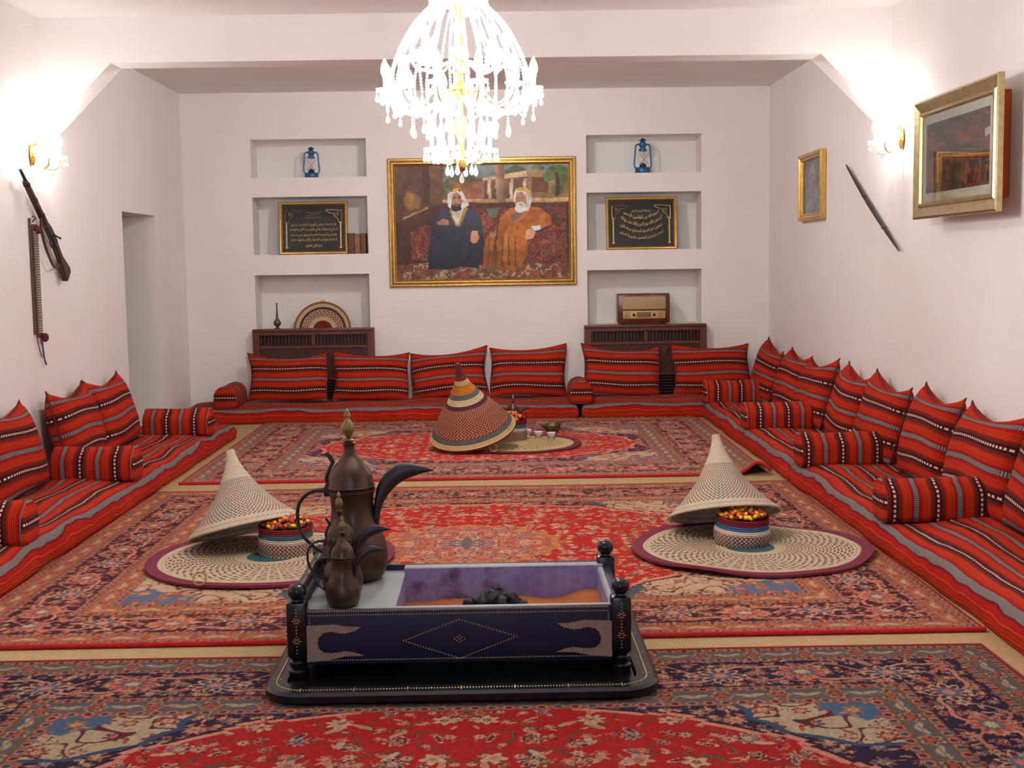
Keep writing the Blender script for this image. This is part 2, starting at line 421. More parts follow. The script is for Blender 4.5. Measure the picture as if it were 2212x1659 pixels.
def vines(col, x, y, mask, k, seed, c='pink', w=.1):
    f = np.sin(k*x+2.1*np.sin(k*.7*y+seed))+np.sin(k*y*1.1+2.3*np.sin(k*.6*x+seed*1.7))
    g = np.abs(f-.35); on = mask & (g < w); col[on] = C[c]
    on = mask & (g >= w) & (g < w*1.5); col[on] = C['dark']
def guard(col, t, s, w, mask, bg, seed, sc=1.0):
    """narrow flowered stripe; s across 0..w, t along"""
    col[mask] = C[bg] if isinstance(bg, str) else bg
    a, b_ = w*.24, w*.76
    mid = mask & (s > a) & (s < b_); sm = mask & ~mid
    per = .058*sc; k = np.floor(t/per); f = (t/per-k-.5)*per
    sc_ = np.where(s < a, s-a/2, s-(b_+w)/2); q = np.hypot(f, sc_*1.0)
    odd = (k % 2) < 1
    col[sm] = (C['tan']*.6+C['slate']*.4)
    on = sm & (q < a*.46); col[on] = np.where(odd[on][:, None], C['maroon'], C['blue']*.75)
    on = sm & (q < a*.46) & (q > a*.32); col[on] = C['pink']
    per = .20*sc; k = np.floor(t/per); f = (t/per-k-.5)*per; sm_ = s-w/2
    mw = (b_-a)/2; th = np.arctan2(sm_, f); q = np.hypot(f, sm_)
    rad = mw*(.8+.2*np.cos(6*th)); on = mid & (q < rad)
    col[on] = np.where((q[on] > rad[on]*.75)[:, None], C['cream']*.85, np.where((q[on] > rad[on]*.45)[:, None], C['maroon'], C['rose']))
    f2 = (t/per-np.floor(t/per)); f2 = np.minimum(f2, 1-f2)*per
    lf = ((f2-.018*sc)/(.034*sc))**2+((sm_+(f2-.02)*.35)/(mw*.30))**2
    on = mid & (lf < 1); col[on] = C['cream']*.92
    lf = ((f2-.03*sc)/(.06*sc))**2+((sm_-.012)/(mw*.3))**2; on = mid & (lf < 1) & (lf > .5); col[on] = C['gold']*.9
    for e in (0.0, a, b_, w):
        on = mask & (np.abs(s-e) < .0045*sc); col[on] = C['gold']*.72
    return col
def main_border(col, t, s, w, mask, bg, seed, tone):
    col[mask] = C[bg]
    flor(col, t, s+seed, mask, .085, seed, tone, .92, .26, .5, 'tan')
    flor(col, t+.04, s+seed+.03, mask, .05, seed+9, tone, .75, .22, .44, 'pink')
    per = .62; ph = 2*PI*t/per
    c1 = w*.5+w*.33*np.sin(ph)+w*.07*np.sin(3*ph); d = np.abs(s-c1)*.62
    on = mask & (d < .0095); col[on] = C['dark']
    on = mask & (d < .006); col[on] = C['pink']
    c2 = w*.5-w*.3*np.sin(ph+.5)-w*.1*np.sin(2*ph); d = np.abs(s-c2)*.6
    on = mask & (d < .0045); col[on] = C['pink']*.9
    for off, pc in ((0, ('cream', 'maroon', 'blue', 'pink')), (per/2, ('pink', 'rose', 'slate', 'cream'))):
        k = np.floor((t+off)/per); f = (t+off)-(k+.5)*per
        cy = w*(.56 if off == 0 else .46)
        q = np.hypot(f*.8, s-cy); th = np.arctan2(s-cy, f); rad = w*.29*(.85+.15*np.cos(10*th))
        on = mask & (q < rad)
        z = q/np.maximum(rad, 1e-6)
        cc = np.where((z > .86)[:, None], C[pc[0]], np.where((z > .56)[:, None], np.where((np.cos(10*th) > 0)[:, None], C[pc[1]], C[pc[0]]*.85), np.where((z > .34)[:, None], C[pc[2]], C[pc[3]])))
        col[on] = cc[on]
    return col
def paint_rug(x, y, cx, cy, hx, hy, st):
    a, b_ = np.abs(x-cx), np.abs(y-cy); N = len(x)
    col = np.zeros((N, 3)); d = np.minimum(hx-a, hy-b_); t = np.where(hx-a < hy-b_, b_, a)
    g0, g1, m1, g2 = st['bands']
    guard(col, t, d-g0, g1-g0, d < g1, st['gbg'], 3)
    main_border(col, t, d-g1, m1-g1, (d >= g1) & (d < m1), st['mbg'], 5.0, st['mtone'])
    guard(col, t, d-m1, g2-m1, (d >= m1) & (d < g2), st['gbg'], 8)
    fx, fy = hx-g2, hy-g2; fm = d >= g2
    # field: ground between medallion and corners
    col[fm] = C['navy']*1.05
    flor(col, a, b_, fm, .095*st['s'], 21, st['mtone'], .95, .26, .5, 'tan')
    flor(col, a+.03, b_+.05, fm, .055*st['s'], 24, st['mtone'], .6, .22, .42, 'pink')
    ex, ey = a/fx, b_/fy
    sc = np.abs(np.sin(9*np.arctan2(ey, ex)))
    rm = (ex/st['rx'])**2.0+(ey/st['ry'])**2.0
    rm = np.sqrt(rm)+.055*(np.floor(sc*3)/3)
    # corner pieces
    cd = np.hypot((1-ex)/st['kx'], (1-ey)/st['ky'])+.06*np.abs(np.sin(7*np.arctan2(1-ey, 1-ex)))
    ck = fm & (cd < 1)
    col[ck] = C['cream']*.96
    flor(col, a, b_, ck, .12*st['s'], 33, ['cream', 'rose', 'cream', 'slate'], .8, .25, .42, 'maroon')
    vines(col, a, b_, ck, 26/st['s'], 1.3, 'maroon', .16)
    on = fm & (cd >= .965) & (cd < 1.03); col[on] = C['blue']*.8
    tip = fm & (cd < .45); col[tip] = C['sky']*.85; flor(col, a, b_, tip, .09*st['s'], 41, ['rose', 'gold', 'red', 'pink'], .8, .25, .45, 'gold')
    # medallion field
    md = fm & (rm < 1)
    col[md] = C['red']
    vines(col, a, b_, md, 17/st['s'], 2.2, 'green', .07)
    flor(col, a, b_, md, .16*st['s'], 55, ['navy', 'cream', 'maroon', 'pink', 'slate'], .8, .2, .36, 'cream')
    flor(col, a+.07, b_+.04, md, .075*st['s'], 57, ['cream', 'navy', 'rose', 'gold'], st['fill'], .2, .40, 'pink')
    on = fm & (np.abs(rm-1) < .012); col[on] = C['pink']*1.05
    on = fm & (rm > 1.012) & (rm < 1.026); col[on] = C['dark']
    # central medallion
    cm = np.hypot(ex/st['cx'], ey/st['cy'])+.09*np.abs(np.sin(8*np.arctan2(ey*1.2, ex)))
    on = fm & (cm < 1)
    if st['cx'] > .01:
        col[on] = C['rose']*.8+C['cream']*.15
        flor(col, a, b_, on, .085*st['s'], 63, ['navy', 'cream', 'blue', 'maroon', 'pink'], .95, .28, .5, 'cream')
        vines(col, a, b_, on, 30/st['s'], 4.2, 'cream', .1)
        on = fm & (np.abs(cm-1) < .03); col[on] = C['gold']*1.05
        on = fm & (cm < .3); col[on] = C['slate']; flor(col, a, b_, on, .07, 71, ['navy', 'pink', 'cream'], .95, .3, .5, 'cream')
    e = d < g0; col[e] = st['edge']
    # abrash and wool mottling
    nz = h2(np.floor(x/.011), np.floor(y/.011), 7.0)-.5
    col = col*(1+.16*nz[:, None])
    col = col*(1-st['mute'])+np.array(st['mean'], float)*st['mute']
    return np.clip(col*st['k'], 0, 255)
def make_rug(label, x0, x1, y0, y1, xs, ys, zf, st, cords, z0=.005, ccy=None, chy=None):
    cx, hx = (x0+x1)/2, (x1-x0)/2; cy, hy = (y0+y1)/2, (y1-y0)/2
    X, Y = np.meshgrid(xs, ys); n, m = X.shape; X, Y = X.ravel(), Y.ravel()
    Z = z0+.010+zf(X, Y)
    col = paint_rug(X, Y, cx, cy, hx, hy, st)
    i = np.arange(n*m).reshape(n, m)
    top = np.stack([i[:-1, :-1], i[:-1, 1:], i[1:, 1:], i[1:, :-1]], -1).reshape(-1, 4)
    per = np.concatenate([i[0, :], i[1:, -1], i[-1, -2::-1], i[-2:0:-1, 0]])
    k = len(per); low = n*m+np.arange(k)
    V = np.concatenate([np.stack([X, Y, Z], -1), np.stack([X[per], Y[per], Z[per]-.0095], -1)])
    sk = np.stack([per, low, np.roll(low, -1), np.roll(per, -1)], -1)
    F = np.concatenate([top, sk]); CC = np.concatenate([col, np.tile(st['edge'], (k, 1))])
    me = bpy.data.meshes.new('persian_rug')
    me.vertices.add(len(V)); me.vertices.foreach_set('co', V.astype(np.float32).ravel())
    me.loops.add(F.size); me.loops.foreach_set('vertex_index', F.astype(np.int32).ravel())
    me.polygons.add(len(F)); me.polygons.foreach_set('loop_start', np.arange(0, F.size, 4, dtype=np.int32))
    me.update(calc_edges=True); me.validate()
    ca = me.color_attributes.new('Col', 'FLOAT_COLOR', 'POINT')
    ca.data.foreach_set('color', np.concatenate([lin(CC), np.ones((len(CC), 1))], 1).astype(np.float32).ravel())
    me.polygons.foreach_set('use_smooth', [True]*len(me.polygons)); me.materials.append(M['rug'])
    o = link('persian_rug', me); tag(o, label, 'rug')
    zz = lambda px, py: float(z0+.010+zf(np.array([px]), np.array([py]))[0])
    for pts, r, mt in cords:
        b = MB(); b.tube([(px, py, max(zz(px, py)-.004, z0+r*.9)) for px, py in pts], r, 8)
        b.obj('edge_binding', M[mt], o, True)
    return o
def wob(X, Y): return .003*np.sin(X*2.3+Y*1.1)*np.sin(Y*1.7)+.003
tone1 = ['maroon', 'pink', 'rose', 'slate', 'gold', 'green', 'cream', 'maroon', 'blue']
tone2 = ['rose', 'maroon', 'pink', 'rose', 'gold', 'green', 'tan', 'slate', 'navy']
ln = np.linspace
def line(xa, xb, y, n=60): return [(x, y) for x in ln(xa, xb, n)]
def lineY(x, ya, yb, n=50): return [(x, y) for y in ln(ya, yb, n)]
# front rug
x0, x1, y0, y1 = -2.15, 1.905, 1.86, 4.82
make_rug('dark blue and red Persian rug in front of the brazier', x0, x1, y0, y1,
         ln(x0, x1, 760), np.concatenate([ln(y0, 3.6, 90)[:-1], ln(3.6, y1, 230)]), wob,
         dict(bands=(.012, .175, .45, .63), gbg='slate', mbg='navy', mtone=tone1, s=1.0, rx=.94, ry=1.08, kx=.34, ky=.47, fill=.55, cx=.001, cy=.001,
              edge=np.array([140., 26, 30]), mute=.06, k=.80, mean=(120, 74, 66)),
         [(line(x0, x1, y1), .007, 'dark_red_cord'), (lineY(x1, y0, y1), .006, 'dark_red_cord')])
# middle rug
x0, x1, y0, y1 = -2.355, 2.0, 5.02, 8.54
make_rug('salmon and red Persian rug under the two pale straw mats', x0, x1, y0, y1,
         ln(x0, x1, 500), ln(y0, y1, 360), wob,
         dict(bands=(.012, .165, .44, .61), gbg='tan', mbg='dark', mtone=tone2, s=1.0, rx=.98, ry=.98, kx=.52, ky=.55, fill=.85, cx=.34, cy=.42,
              edge=np.array([178., 26, 26]), mute=.18, k=.93, mean=(186, 100, 72)),
         [(line(x0, x1, y0), .012, 'red_cord'), (line(x0, x1, y1), .006, 'dark_red_cord')])
# back rug with the lifted corner
x0, x1, y0, y1 = -2.28, 1.96, 8.86, 12.22
def curl(X, Y): return wob(X, Y)+.085*np.exp(-((X-1.865)/.085)**2)*np.clip(1-(Y-8.86)/.55, 0, 1)**1.5
r3 = make_rug('faded pink Persian rug with a lifted corner by the back mattress', x0, x1, y0, y1,
         ln(x0, x1, 400), ln(y0, y1, 300), curl,
         dict(bands=(.012, .19, .52, .70), gbg='slate', mbg='dark', mtone=tone2, s=1.0, rx=.96, ry=.9, kx=.45, ky=.5, fill=.8, cx=.22, cy=.25,
              edge=np.array([178., 26, 26]), mute=.26, k=1.02, mean=(160, 96, 84)),
         [(line(x0, x1, y0, 120), .012, 'red_cord')])
rnd = random.Random(4); b = MB()
for k in range(150):
    x = rnd.uniform(x0+.05, x1-.02); l = rnd.uniform(.012, .045); a = rnd.uniform(-.5, .5)
    b.tube([(x, y1-.005, .013), (x+l*a*.5, y1+.006, .018), (x+l*a, y1+.012, .02)], .003, 4)
stuff(b.obj('fringe', M['rope'], r3))

# ================================================================ floor seating
def snoise(x, y, s): return math.sin(x*5.1+s)*math.sin(y*7.3+s*2.1)+.6*math.sin(x*11.7+1.7*s+y*4)+.4*math.sin(x*19.1+s*3.3-y*9)
def make_mattress(Lg, W, Ht, seed, label):
    """x along 0..L, y front 0 .. back W; u along, v across with a grey band on the front edge"""
    R = .045; prof = []
    for k in range(6): a = -PI/2+PI/2*k/5; prof.append((R*.6-R*.6*math.cos(a) if False else R*.5*(1-math.cos(a)), R*.5+R*.5*math.sin(a)))
    prof = [(R*.4*(1-math.cos(a)), R*.4*(1+math.sin(a))) for a in (-PI/2, -PI/4, 0)]
    prof += [(-.012, Ht*.45), (-.008, Ht*.65)]
    prof += [(R*(1-math.cos(a)), Ht-R+R*math.sin(a)) for a in (PI*.08, PI*.2, PI*.33, PI/2)]
    for k in range(1, 26): prof.append((R+(W-2*R)*k/26, Ht))
    prof += [(W-R*(1-math.cos(a)), Ht-R+R*math.sin(a)) for a in (PI/2, PI/4, 0)]
    prof += [(W, R*.4), (W-R*.4, 0)]
    s = [0]
    for p, q in zip(prof, prof[1:]): s.append(s[-1]+math.hypot(q[0]-p[0], q[1]-p[1]))
    s0 = s[7]
    nx = max(24, int(Lg/.045)); xs = [0, .004, .014, .03]+[.03+(Lg-.06)*k/nx for k in range(1, nx)]+[Lg-.03, Lg-.014, Lg-.004, Lg]
    P = []; UV = []
    for x in xs:
        e = min(x, Lg-x); sh = 1-.5*(1-min(1, e/.03))**2
        row = []; ur = []
        for (y, z), sv in zip(prof, s):
            top = max(0, min(1, (z-Ht*.55)/(Ht*.4)))
            dz = top*(.010*snoise(x*.5, y*1.3, seed)+.02*math.sin(PI*min(1, max(0, y/W)))-.012*math.exp(-e/.06))
            dy = -.006*snoise(x*.6, z*3, seed+5)*(1 if y < .1 else 0)
            cz = Ht*.5; zz = cz+(z-cz)*sh
            row.append((x, y+dy, max(0, zz+dz)))
            ur.append((x, (sv-s0)*(.48 if sv < s0 else 1)+(.011 if y > .05 else .006)*snoise(x*.45, y*2.2, seed+9)*top+.003*snoise(x*2, y*3, seed)))
        P.append(row); UV.append(ur)
    b = MB(); b.grid(P, UV)
    for row, ur in ((P[0], UV[0]), (P[-1], UV[-1])): b.add(row, [list(range(len(row)))], [[(p[1], p[2]+.05) for p in row]])
    return tag(b.obj('floor_mattress', M['kilim'], None, True, 60), label, 'mattress', 'striped floor mattresses round the room')
WM, HM = .836, .145
def place(o, x, y, rz, z=.005): o.location = (x, y, z); o.rotation_euler = (0, 0, rz)
place(make_mattress(3.90, WM, HM, 1.3, 'red striped floor mattress along the back wall under the painting'), -3.10, YB-WM-.005, 0)
place(make_mattress(2.0, WM, HM, 2.9, 'short red striped floor mattress along the back wall under the radio'), .835, YB-WM-.005, 0)
place(make_mattress(3.68, WM, HM, 4.4, 'red striped floor mattress along the sword wall, meeting the back mattress'), XR-WM-.005, 12.215, -PI/2)
place(make_mattress(4.2, WM, HM, 6.1, 'red striped floor mattress below the big silver-gilt framed picture'), XR-WM-.005, 8.515, -PI/2)
place(make_mattress(2.48, WM, HM, 8.3, 'red striped floor mattress below the rifle, ending at the doorway'), XL+WM+.005, 8.79, PI/2)
place(make_mattress(3.9, WM, HM, 9.7, 'long red striped floor mattress on the rifle wall, farther from the doorway'), XL+WM+.005, 4.87, PI/2)

def cushion_meshes(seed, w=.80, h=.54, t=.095, sg=(.085, .13)):
    rn = random.Random(seed); n, m = 28, 20; lop = rn.uniform(-.03, .03); off = rn.uniform(-.012, .012)
    sag = rn.uniform(*sg)
    def pt(a, b_, sd):
        x = a*w/2*(1-.055*(1-b_*b_)*abs(a)**3)
        z = h/2+b_*h/2*(1-(sag if b_ > 0 else .02)*2*(1-a*a)*abs(b_)**3)
        x += .012*math.sin(3*b_+seed)*abs(a)**4
        z += lop*a*(b_+1)*.5
        th = max(0, (1-abs(a)**3.2)*(1-abs(b_)**3.2))**.55
        y = sd*t*th*(1+.08*math.sin(4*a+seed)*math.cos(3*b_)) - .02*(1-b_)*(1-a*a)*0
        return (x, y, max(.0, z))
    b = MB()
    for sd in (-1, 1):
        P = [[pt(-1+2*j/m, -1+2*i/n, sd) for j in range(m+1)] for i in range(n+1)]
        UV = [[((-1+2*j/m)*w/2+2, (1-(-1+2*i/n))*h/2*1.0-.078+off+.006*math.sin(5*j/m+seed)+.008*math.sin(2.2*i/n+6*j/m+seed)+.23) for j in range(m+1)] for i in range(n+1)]
        b.grid(P, UV, flip=(sd > 0))
    me = b.mesh('cushion', M['kilim'], True, 70)
    q = []
    for k in range(40): q.append(pt(-1+2*k/40, 1, 1))
    for k in range(40): q.append(pt(1, 1-2*k/40, 1))
    for k in range(40): q.append(pt(1-2*k/40, -1, 1))
    for k in range(41): q.append(pt(-1, -1+2*k/40, 1))
    q = [(x, y, max(z, .004)) for x, y, z in q]
    return me, MB().tube(q, .0048, 6).mesh('piping', M['maroon_pipe'], True, 80)
CV = [cushion_meshes(s) for s in (1.1, 2.7, 4.2, 5.9)]+[cushion_meshes(s, h=.56, t=.12, sg=(.15, .2)) for s in (1.9, 3.3, 4.8, 6.4)]
ORD = ['first', 'second', 'third', 'fourth', 'fifth', 'sixth', 'seventh', 'eighth']
def cushion(x, y, rz, k, label, sx=1.0, sz=1.0, lean=.36, roll=0.0, z=.152, grp=None):
    o = link('cushion', CV[k][0]); link('piping', CV[k][1], o)
    o.matrix_world = Matrix.Translation((x, y, z)) @ Matrix.Rotation(rz, 4, 'Z') @ Matrix.Rotation(-lean, 4, 'X') @ Matrix.Rotation(roll, 4, 'Y') @ Matrix.Diagonal((sx, 1, sz, 1))
    return tag(o, label, 'cushion', grp)
backc = [(-2.535, -1.72), (-1.69, -.905), (-.885, -.085), (-.07, .73), (.875, 1.68), (1.805, 2.61)]
backl = ['red striped cushion before the wooden cabinet, below the straw tray', 'red striped cushion overlapping the edge of the cabinet with the straw tray',
         'red striped cushion behind the tall coloured straw cone', 'red striped cushion under the painting, beside a bolster',
         'red striped cushion before the wooden cabinet, below the radio', 'red striped cushion in the corner end of the back row, past the radio cabinet']
for k, (a, c) in enumerate(backc):
    cushion((a+c)/2, YB-(.225 if k in (2, 3) else .335), 0, k % 4, backl[k], (c-a)/.80, 1.0+(.03 if k > 2 else -.02), .28, (-.03, .04, -.03, -.01, .02, .01)[k], grp='cushions along the back wall')
rc = [(12.73, 11.95), (11.67, 10.89), (10.85, 10.05), (9.80, 9.10), (9.05, 8.22), (8.03, 7.32), (7.22, 6.36), (6.34, 5.56)]
for k, (a, c) in enumerate(rc):
    cushion(XR-.252, (a+c)/2, -PI/2, 4+k % 4, 'red striped cushion along the sword wall, %s from the back corner' % ORD[k], (a-c)/.80, 1.04+(.03 if k > 4 else 0), .28, (.05, .02, -.03, .03, .0, .02, .0, .02)[k], grp='cushions along the sword wall')
lc = [(9.42, 10.27), (8.60, 9.36), (7.36, 8.16)]
for k, (a, c) in enumerate(lc):
    cushion(XL+.252, (a+c)/2, PI/2, 4+(k+1) % 4, 'red striped cushion along the rifle wall, %s from the doorway' % ORD[k], (c-a)/.80, 1.05, .28, (-.02, .04, -.02)[k], grp='cushions along the rifle wall')

def make_bolster(Lg, seed, off):
    """axis +x from the front end; flat underside, round top; u round the profile, v along"""
    w, h = .225, .225; pr = []
    for k in range(13): a = PI*k/12; pr.append((w/2*math.cos(a), h-w/2*.96+w/2*.96*math.sin(a)))
    pr = [(w/2*.7, .0), (w/2*.93, .012), (w/2, .04)]+pr+[(-w/2, .04), (-w/2*.93, .012), (-w/2*.7, .0)]
    pr = pr+[(-w/2*.25, -.0), (w/2*.25, -.0)]
    s = [0]; q = pr+[pr[0]]
    for a, c in zip(q, q[1:]): s.append(s[-1]+math.hypot(c[0]-a[0], c[1]-a[1]))
    rings = [(-.012, .55), (-.010, .82), (-.004, .95), (.006, 1.0)]+[(Lg*k/10, 1.0) for k in range(1, 10)]+[(Lg-.006, 1.0), (Lg+.004, .95), (Lg+.012, .7)]
    P = []; UV = []
    for x, f in rings:
        P.append([(x+.004*math.sin(3*y*20+seed), y*f, h*.5+(z-h*.5)*f+.003*math.sin(x*14+seed)*(z > .1)) for y, z in pr])
        if x < .004: UV.append([(y*1.0+1, z+.02+.03) for y, z in q])
        else: UV.append([(sv, x+off) for sv in s])
    b = MB(); b.grid(P[3:], UV[3:], closed=True)
    e0 = [[(p[0], p[1], p[2]) for p in r] for r in P[:4]]
    b.grid(e0, [[(p[1]+1, p[2]+.0) for p in (r+[r[0]])] for r in e0], closed=True)
    b.add(P[0], [list(range(len(pr)))], [[(p[1]+1, p[2]+.0) for p in P[0]]])
    b.add(P[-1], [list(range(len(pr)))], [[(p[1]+1, p[2]) for p in P[-1]]])
    return b.mesh('bolster', M['kilim'], True, 60)
BV = [make_bolster(.54, 1.0, .0), make_bolster(.54, 2.0, .07)]
def bolster(x, y, rz, k, label, grp, z=.150):
    o = link('bolster', BV[k], None, (x, y, z), (0, 0, rz)); return tag(o, label, 'bolster', grp)
for k, (yn, v) in enumerate(((12.07, 0), (10.12, 0), (8.27, 1), (6.46, 1))):
    bolster(2.03, yn+.11, 0, v, 'red striped armrest bolster along the sword wall, %s from the back corner' % ORD[k], 'bolsters along the sword wall')
for k, yn in enumerate((10.36, 8.18, 6.25)):
    bolster(-2.40, yn+.11, PI, 0, 'red striped armrest bolster along the rifle wall, %s from the doorway' % ORD[k], 'bolsters along the rifle wall')
bolster(-2.68, 12.30, PI/2, 0, 'red striped armrest bolster at the doorway end of the back mattress', 'bolsters on the back mattresses')
bolster(.835, 12.28, PI/2, 0, 'red striped armrest bolster between the painting cushions and the radio cabinet', 'bolsters on the back mattresses')

# ================================================================ coffee brazier
FX, FY = -.151, 4.48                      # centre of the front panel, front plane
bz = thing('coffee_brazier', 'black studded leather brazier box with corner posts, metal tray and sand basin', 'brazier', (FX, 4.81, .0195))
Z0 = .015
def rrect(x0, x1, y0, y1, r, n=8):
    out = []
    for cx, cy, a0 in ((x1-r, y1-r, 0), (x0+r, y1-r, 90), (x0+r, y0+r, 180), (x1-r, y0+r, 270)):
        for k in range(n+1): a = math.radians(a0+90*k/n); out.append((cx+r*math.cos(a), cy+r*math.sin(a)))
    return out
def slab(b, outs):
    """stack of rounded rectangles (x0,x1,y0,y1,r,z)"""
    P = [[(x, y, o[5]) for x, y in rrect(*o[:5])] for o in outs]
    b.grid(P, closed=True); n = len(P[0]); b.add(P[0], [list(range(n))[::-1]]); b.add(P[-1], [list(range(n))]); return b
b = MB(); bx0, bx1, by0, by1 = -.697, .715, -.56, .50
slab(b, [(bx0+.012, bx1-.012, by0+.012, by1-.012, .13, 0), (bx0, bx1, by0, by1, .14, .012), (bx0, bx1, by0, by1, .14, .034), (bx0+.012, bx1-.012, by0+.012, by1-.012, .13, .044),
         (bx0+.075, bx1-.075, by0+.075, by1-.075, .085, .044), (bx0+.082, bx1-.082, by0+.082, by1-.082, .08, .030)])
base = b.obj('base_board', M['black'], bz, True, 35)
b = MB()
def studs(b, pts, r=.0038, ax='y'):
    for x, y, z in pts:
        b.ell((x, y, z), (r, r*.6, r) if ax == 'y' else (r, r, r*.6), 6, 3)
ring = rrect(bx0+.040, bx1-.040, by0+.040, by1-.040, .11, 8); ring.append(ring[0])
pts = []; acc = 0
for p, q in zip(ring, ring[1:]):
    d = math.hypot(q[0]-p[0], q[1]-p[1]); k = max(1, int(round(d/.0105)))
    for i in range(k): pts.append((p[0]+(q[0]-p[0])*i/k, p[1]+(q[1]-p[1])*i/k, .045))
for k in range(7):
    x = bx0+.14+(bx1-bx0-.28)*k/6
    for dx, dy in ((-.01, 0), (.01, 0), (0, -.01), (0, .01)): pts.append((x+dx, by0+.040+dy, .045))
for x in (bx0+.04, bx1-.04):
    for k in range(4):
        for dx in (-.012, .012): pts.append((x+dx, by0+.16+k*.24, .045))
studs(b, pts, .0036, 'z'); stuff(b.obj('stud_line', M['stud'], base))
FZB, FZT = .078, .280                      # panel bottom/top over the base
yf, yb_ = -.315, .315
for sx in (-1, 1):
    for yy, fr in ((yf, 1), (yb_, 0)):
        x = sx*.592; b = MB()
        b.box(x-.037, x+.037, yy-.037, yy+.037, .105, .312, .010, 2)
        b.lathe([(.034, .030), (.038, .040), (.038, .054), (.028, .062), (.036, .072), (.036, .086), (.028, .094), (.036, .106)], 20, (x, yy, 0))
        p = b.obj('post', M['black'], bz, True, 40)
        b = MB(); b.lathe([(.020, .308), (.018, .318), (.024, .322), (.033, .336), (.0335, .352), (.028, .366), (.014, .374), (.0, .375)], 20, (x, yy, 0)); b.obj('ball_finial', M['black'], p, True, 60)
        if fr:
            b = MB(); q = [(x, yy-.038, .125+k*.0125) for k in range(14)]
            for zc in (.17, .245):
                q += [(x+dx*.0085, yy-.038, zc+dz*.0085) for dx, dz in ((-1.6, 0), (-.8, 1), (.8, 1), (1.6, 0), (-.8, -1), (.8, -1), (-.8, 0), (.8, 0))]
            studs(b, q, .0032); stuff(b.obj('stud_line', M['stud'], p))
b = MB(); b.box(-.557, .557, yf-.028, yf-.004, FZB, FZT, .004, 2); fp = b.obj('front_panel', M['navy'], bz, True, 40)
MB().box(-.557, .557, yb_+.0, yb_+.024, FZB, .285, .004, 2).obj('back_panel', M['navy'], bz, True, 40)
for sx, nm in ((-1, 'side_panel'), (1, 'side_panel')):
    MB().box(sx*.592-.015, sx*.592+.015, yf+.03, yb_-.03, FZB, .275, .004, 2).obj(nm, M['navy'], bz, True, 40)
b = MB(); b.tube([(-.592, yf+.02, .335), (-.592, yb_-.02, .335)], .021, 14); rl = b.obj('side_rail', M['wood_dark'], bz, True, 60)
# hide inlays of the front panel
def uvp(u, v):  # zoomed picture of the panel -> panel x, z
    return ((u-1088)/1650*1.114, FZT-(v-428)/290*.202)
tan = [(262, 508), (410, 503), (470, 515), (552, 520), (520, 540), (470, 550), (430, 546), (395, 538), (355, 545), (328, 572), (320, 600), (328, 632), (352, 652), (385, 657), (425, 655), (470, 648), (515, 655), (560, 670), (470, 672), (400, 686), (340, 696), (262, 702)]
for sg in (1, -1):
    poly = [(uvp(u, v)[0]*sg, uvp(u, v)[1]) for u, v in tan]
    if sg < 0: poly = poly[::-1]
    MB().prism(poly, yf-.0305, yf-.026).obj('hide_inlay', M['tan'], fp)
b = MB(); yy = yf-.029; q = []
def run(p0, p1, st=.0088):
    n = max(1, int(math.hypot(p1[0]-p0[0], p1[1]-p0[1])/st)); return [(p0[0]+(p1[0]-p0[0])*k/n, yy, p0[1]+(p1[1]-p0[1])*k/n) for k in range(n)]
for z in (FZT-.004, FZT-.018, FZB+.016): q += run((-.55, z), (.55, z))
for x in (-.545, .545): q += run((x, FZB+.02), (x, FZT-.02))
dm = [uvp(785, 597), uvp(1088, 487), uvp(1398, 583), uvp(1088, 697), uvp(785, 597)]
for a, c in zip(dm, dm[1:]): q += run(a, c, .0105)
cx_, cz_ = uvp(1088, 592)
q += [(cx_+dx*.009+dz*.009, yy, cz_+(dx-dz)*.006) for dx in (-1, 0, 1) for dz in (-1, 0, 1)]
for sg in (1, -1):
    pp = [(uvp(u, v)[0]*sg, uvp(u, v)[1]) for u, v in tan[1:21]]
    for a, c in zip(pp, pp[1:]): q += [(x, yy-.002, z) for x, _, z in run(a, c)]
studs(b, q, .003); stuff(b.obj('stud_pattern', M['stud'], fp))
# metal tray and basin
TZ = .262; BX0, BX1, BY0_, BY1_ = -.243, .558, -.275, .268
b = MB()
b.box(-.577, BX0, yf+.0, yb_+.0, TZ-.012, TZ)                 # pot shelf
b.box(BX0, .577, yf-.002, BY0_, TZ-.012, TZ+.012, .003)        # front rim
b.box(BX1, .577, BY0_, yb_, TZ-.012, TZ+.012, .003)            # side rim
b.box(BX0, .577, BY1_, yb_+.004, TZ-.012, TZ+.022, .003)       # back rim
tr = b.obj('metal_tray', M['zinc'], bz)
def mk_basin():
    t = NT('scorched_basin_metal'); n = t.noise(5.5, 4, .65); n2 = t.noise(16, 3)
    c = t.ramp(n, [(.38, L4((128, 122, 176))), (.52, L4((158, 154, 200))), (.6, L4((124, 112, 150))), (.72, L4((62, 46, 46)))])
    return t.done(t.mix(t.m('MULTIPLY', n2, .2), c, L4((140, 96, 96))), .4, .1)
M['basin'] = mk_basin()
b = MB(); bzb = .085
b.box(BX0, BX0+.005, BY0_, BY1_, bzb, TZ+.002); b.box(BX1-.005, BX1-.001, BY0_, BY1_, bzb, TZ+.008)
b.box(BX0, BX1, BY1_-.006, BY1_-.001, bzb, TZ+.020); b.box(BX0, BX1, BY0_+.001, BY0_+.005, bzb, TZ+.008); b.box(BX0, BX1, BY0_, BY1_, bzb-.004, bzb)
bs = b.obj('basin', M['basin'], bz)
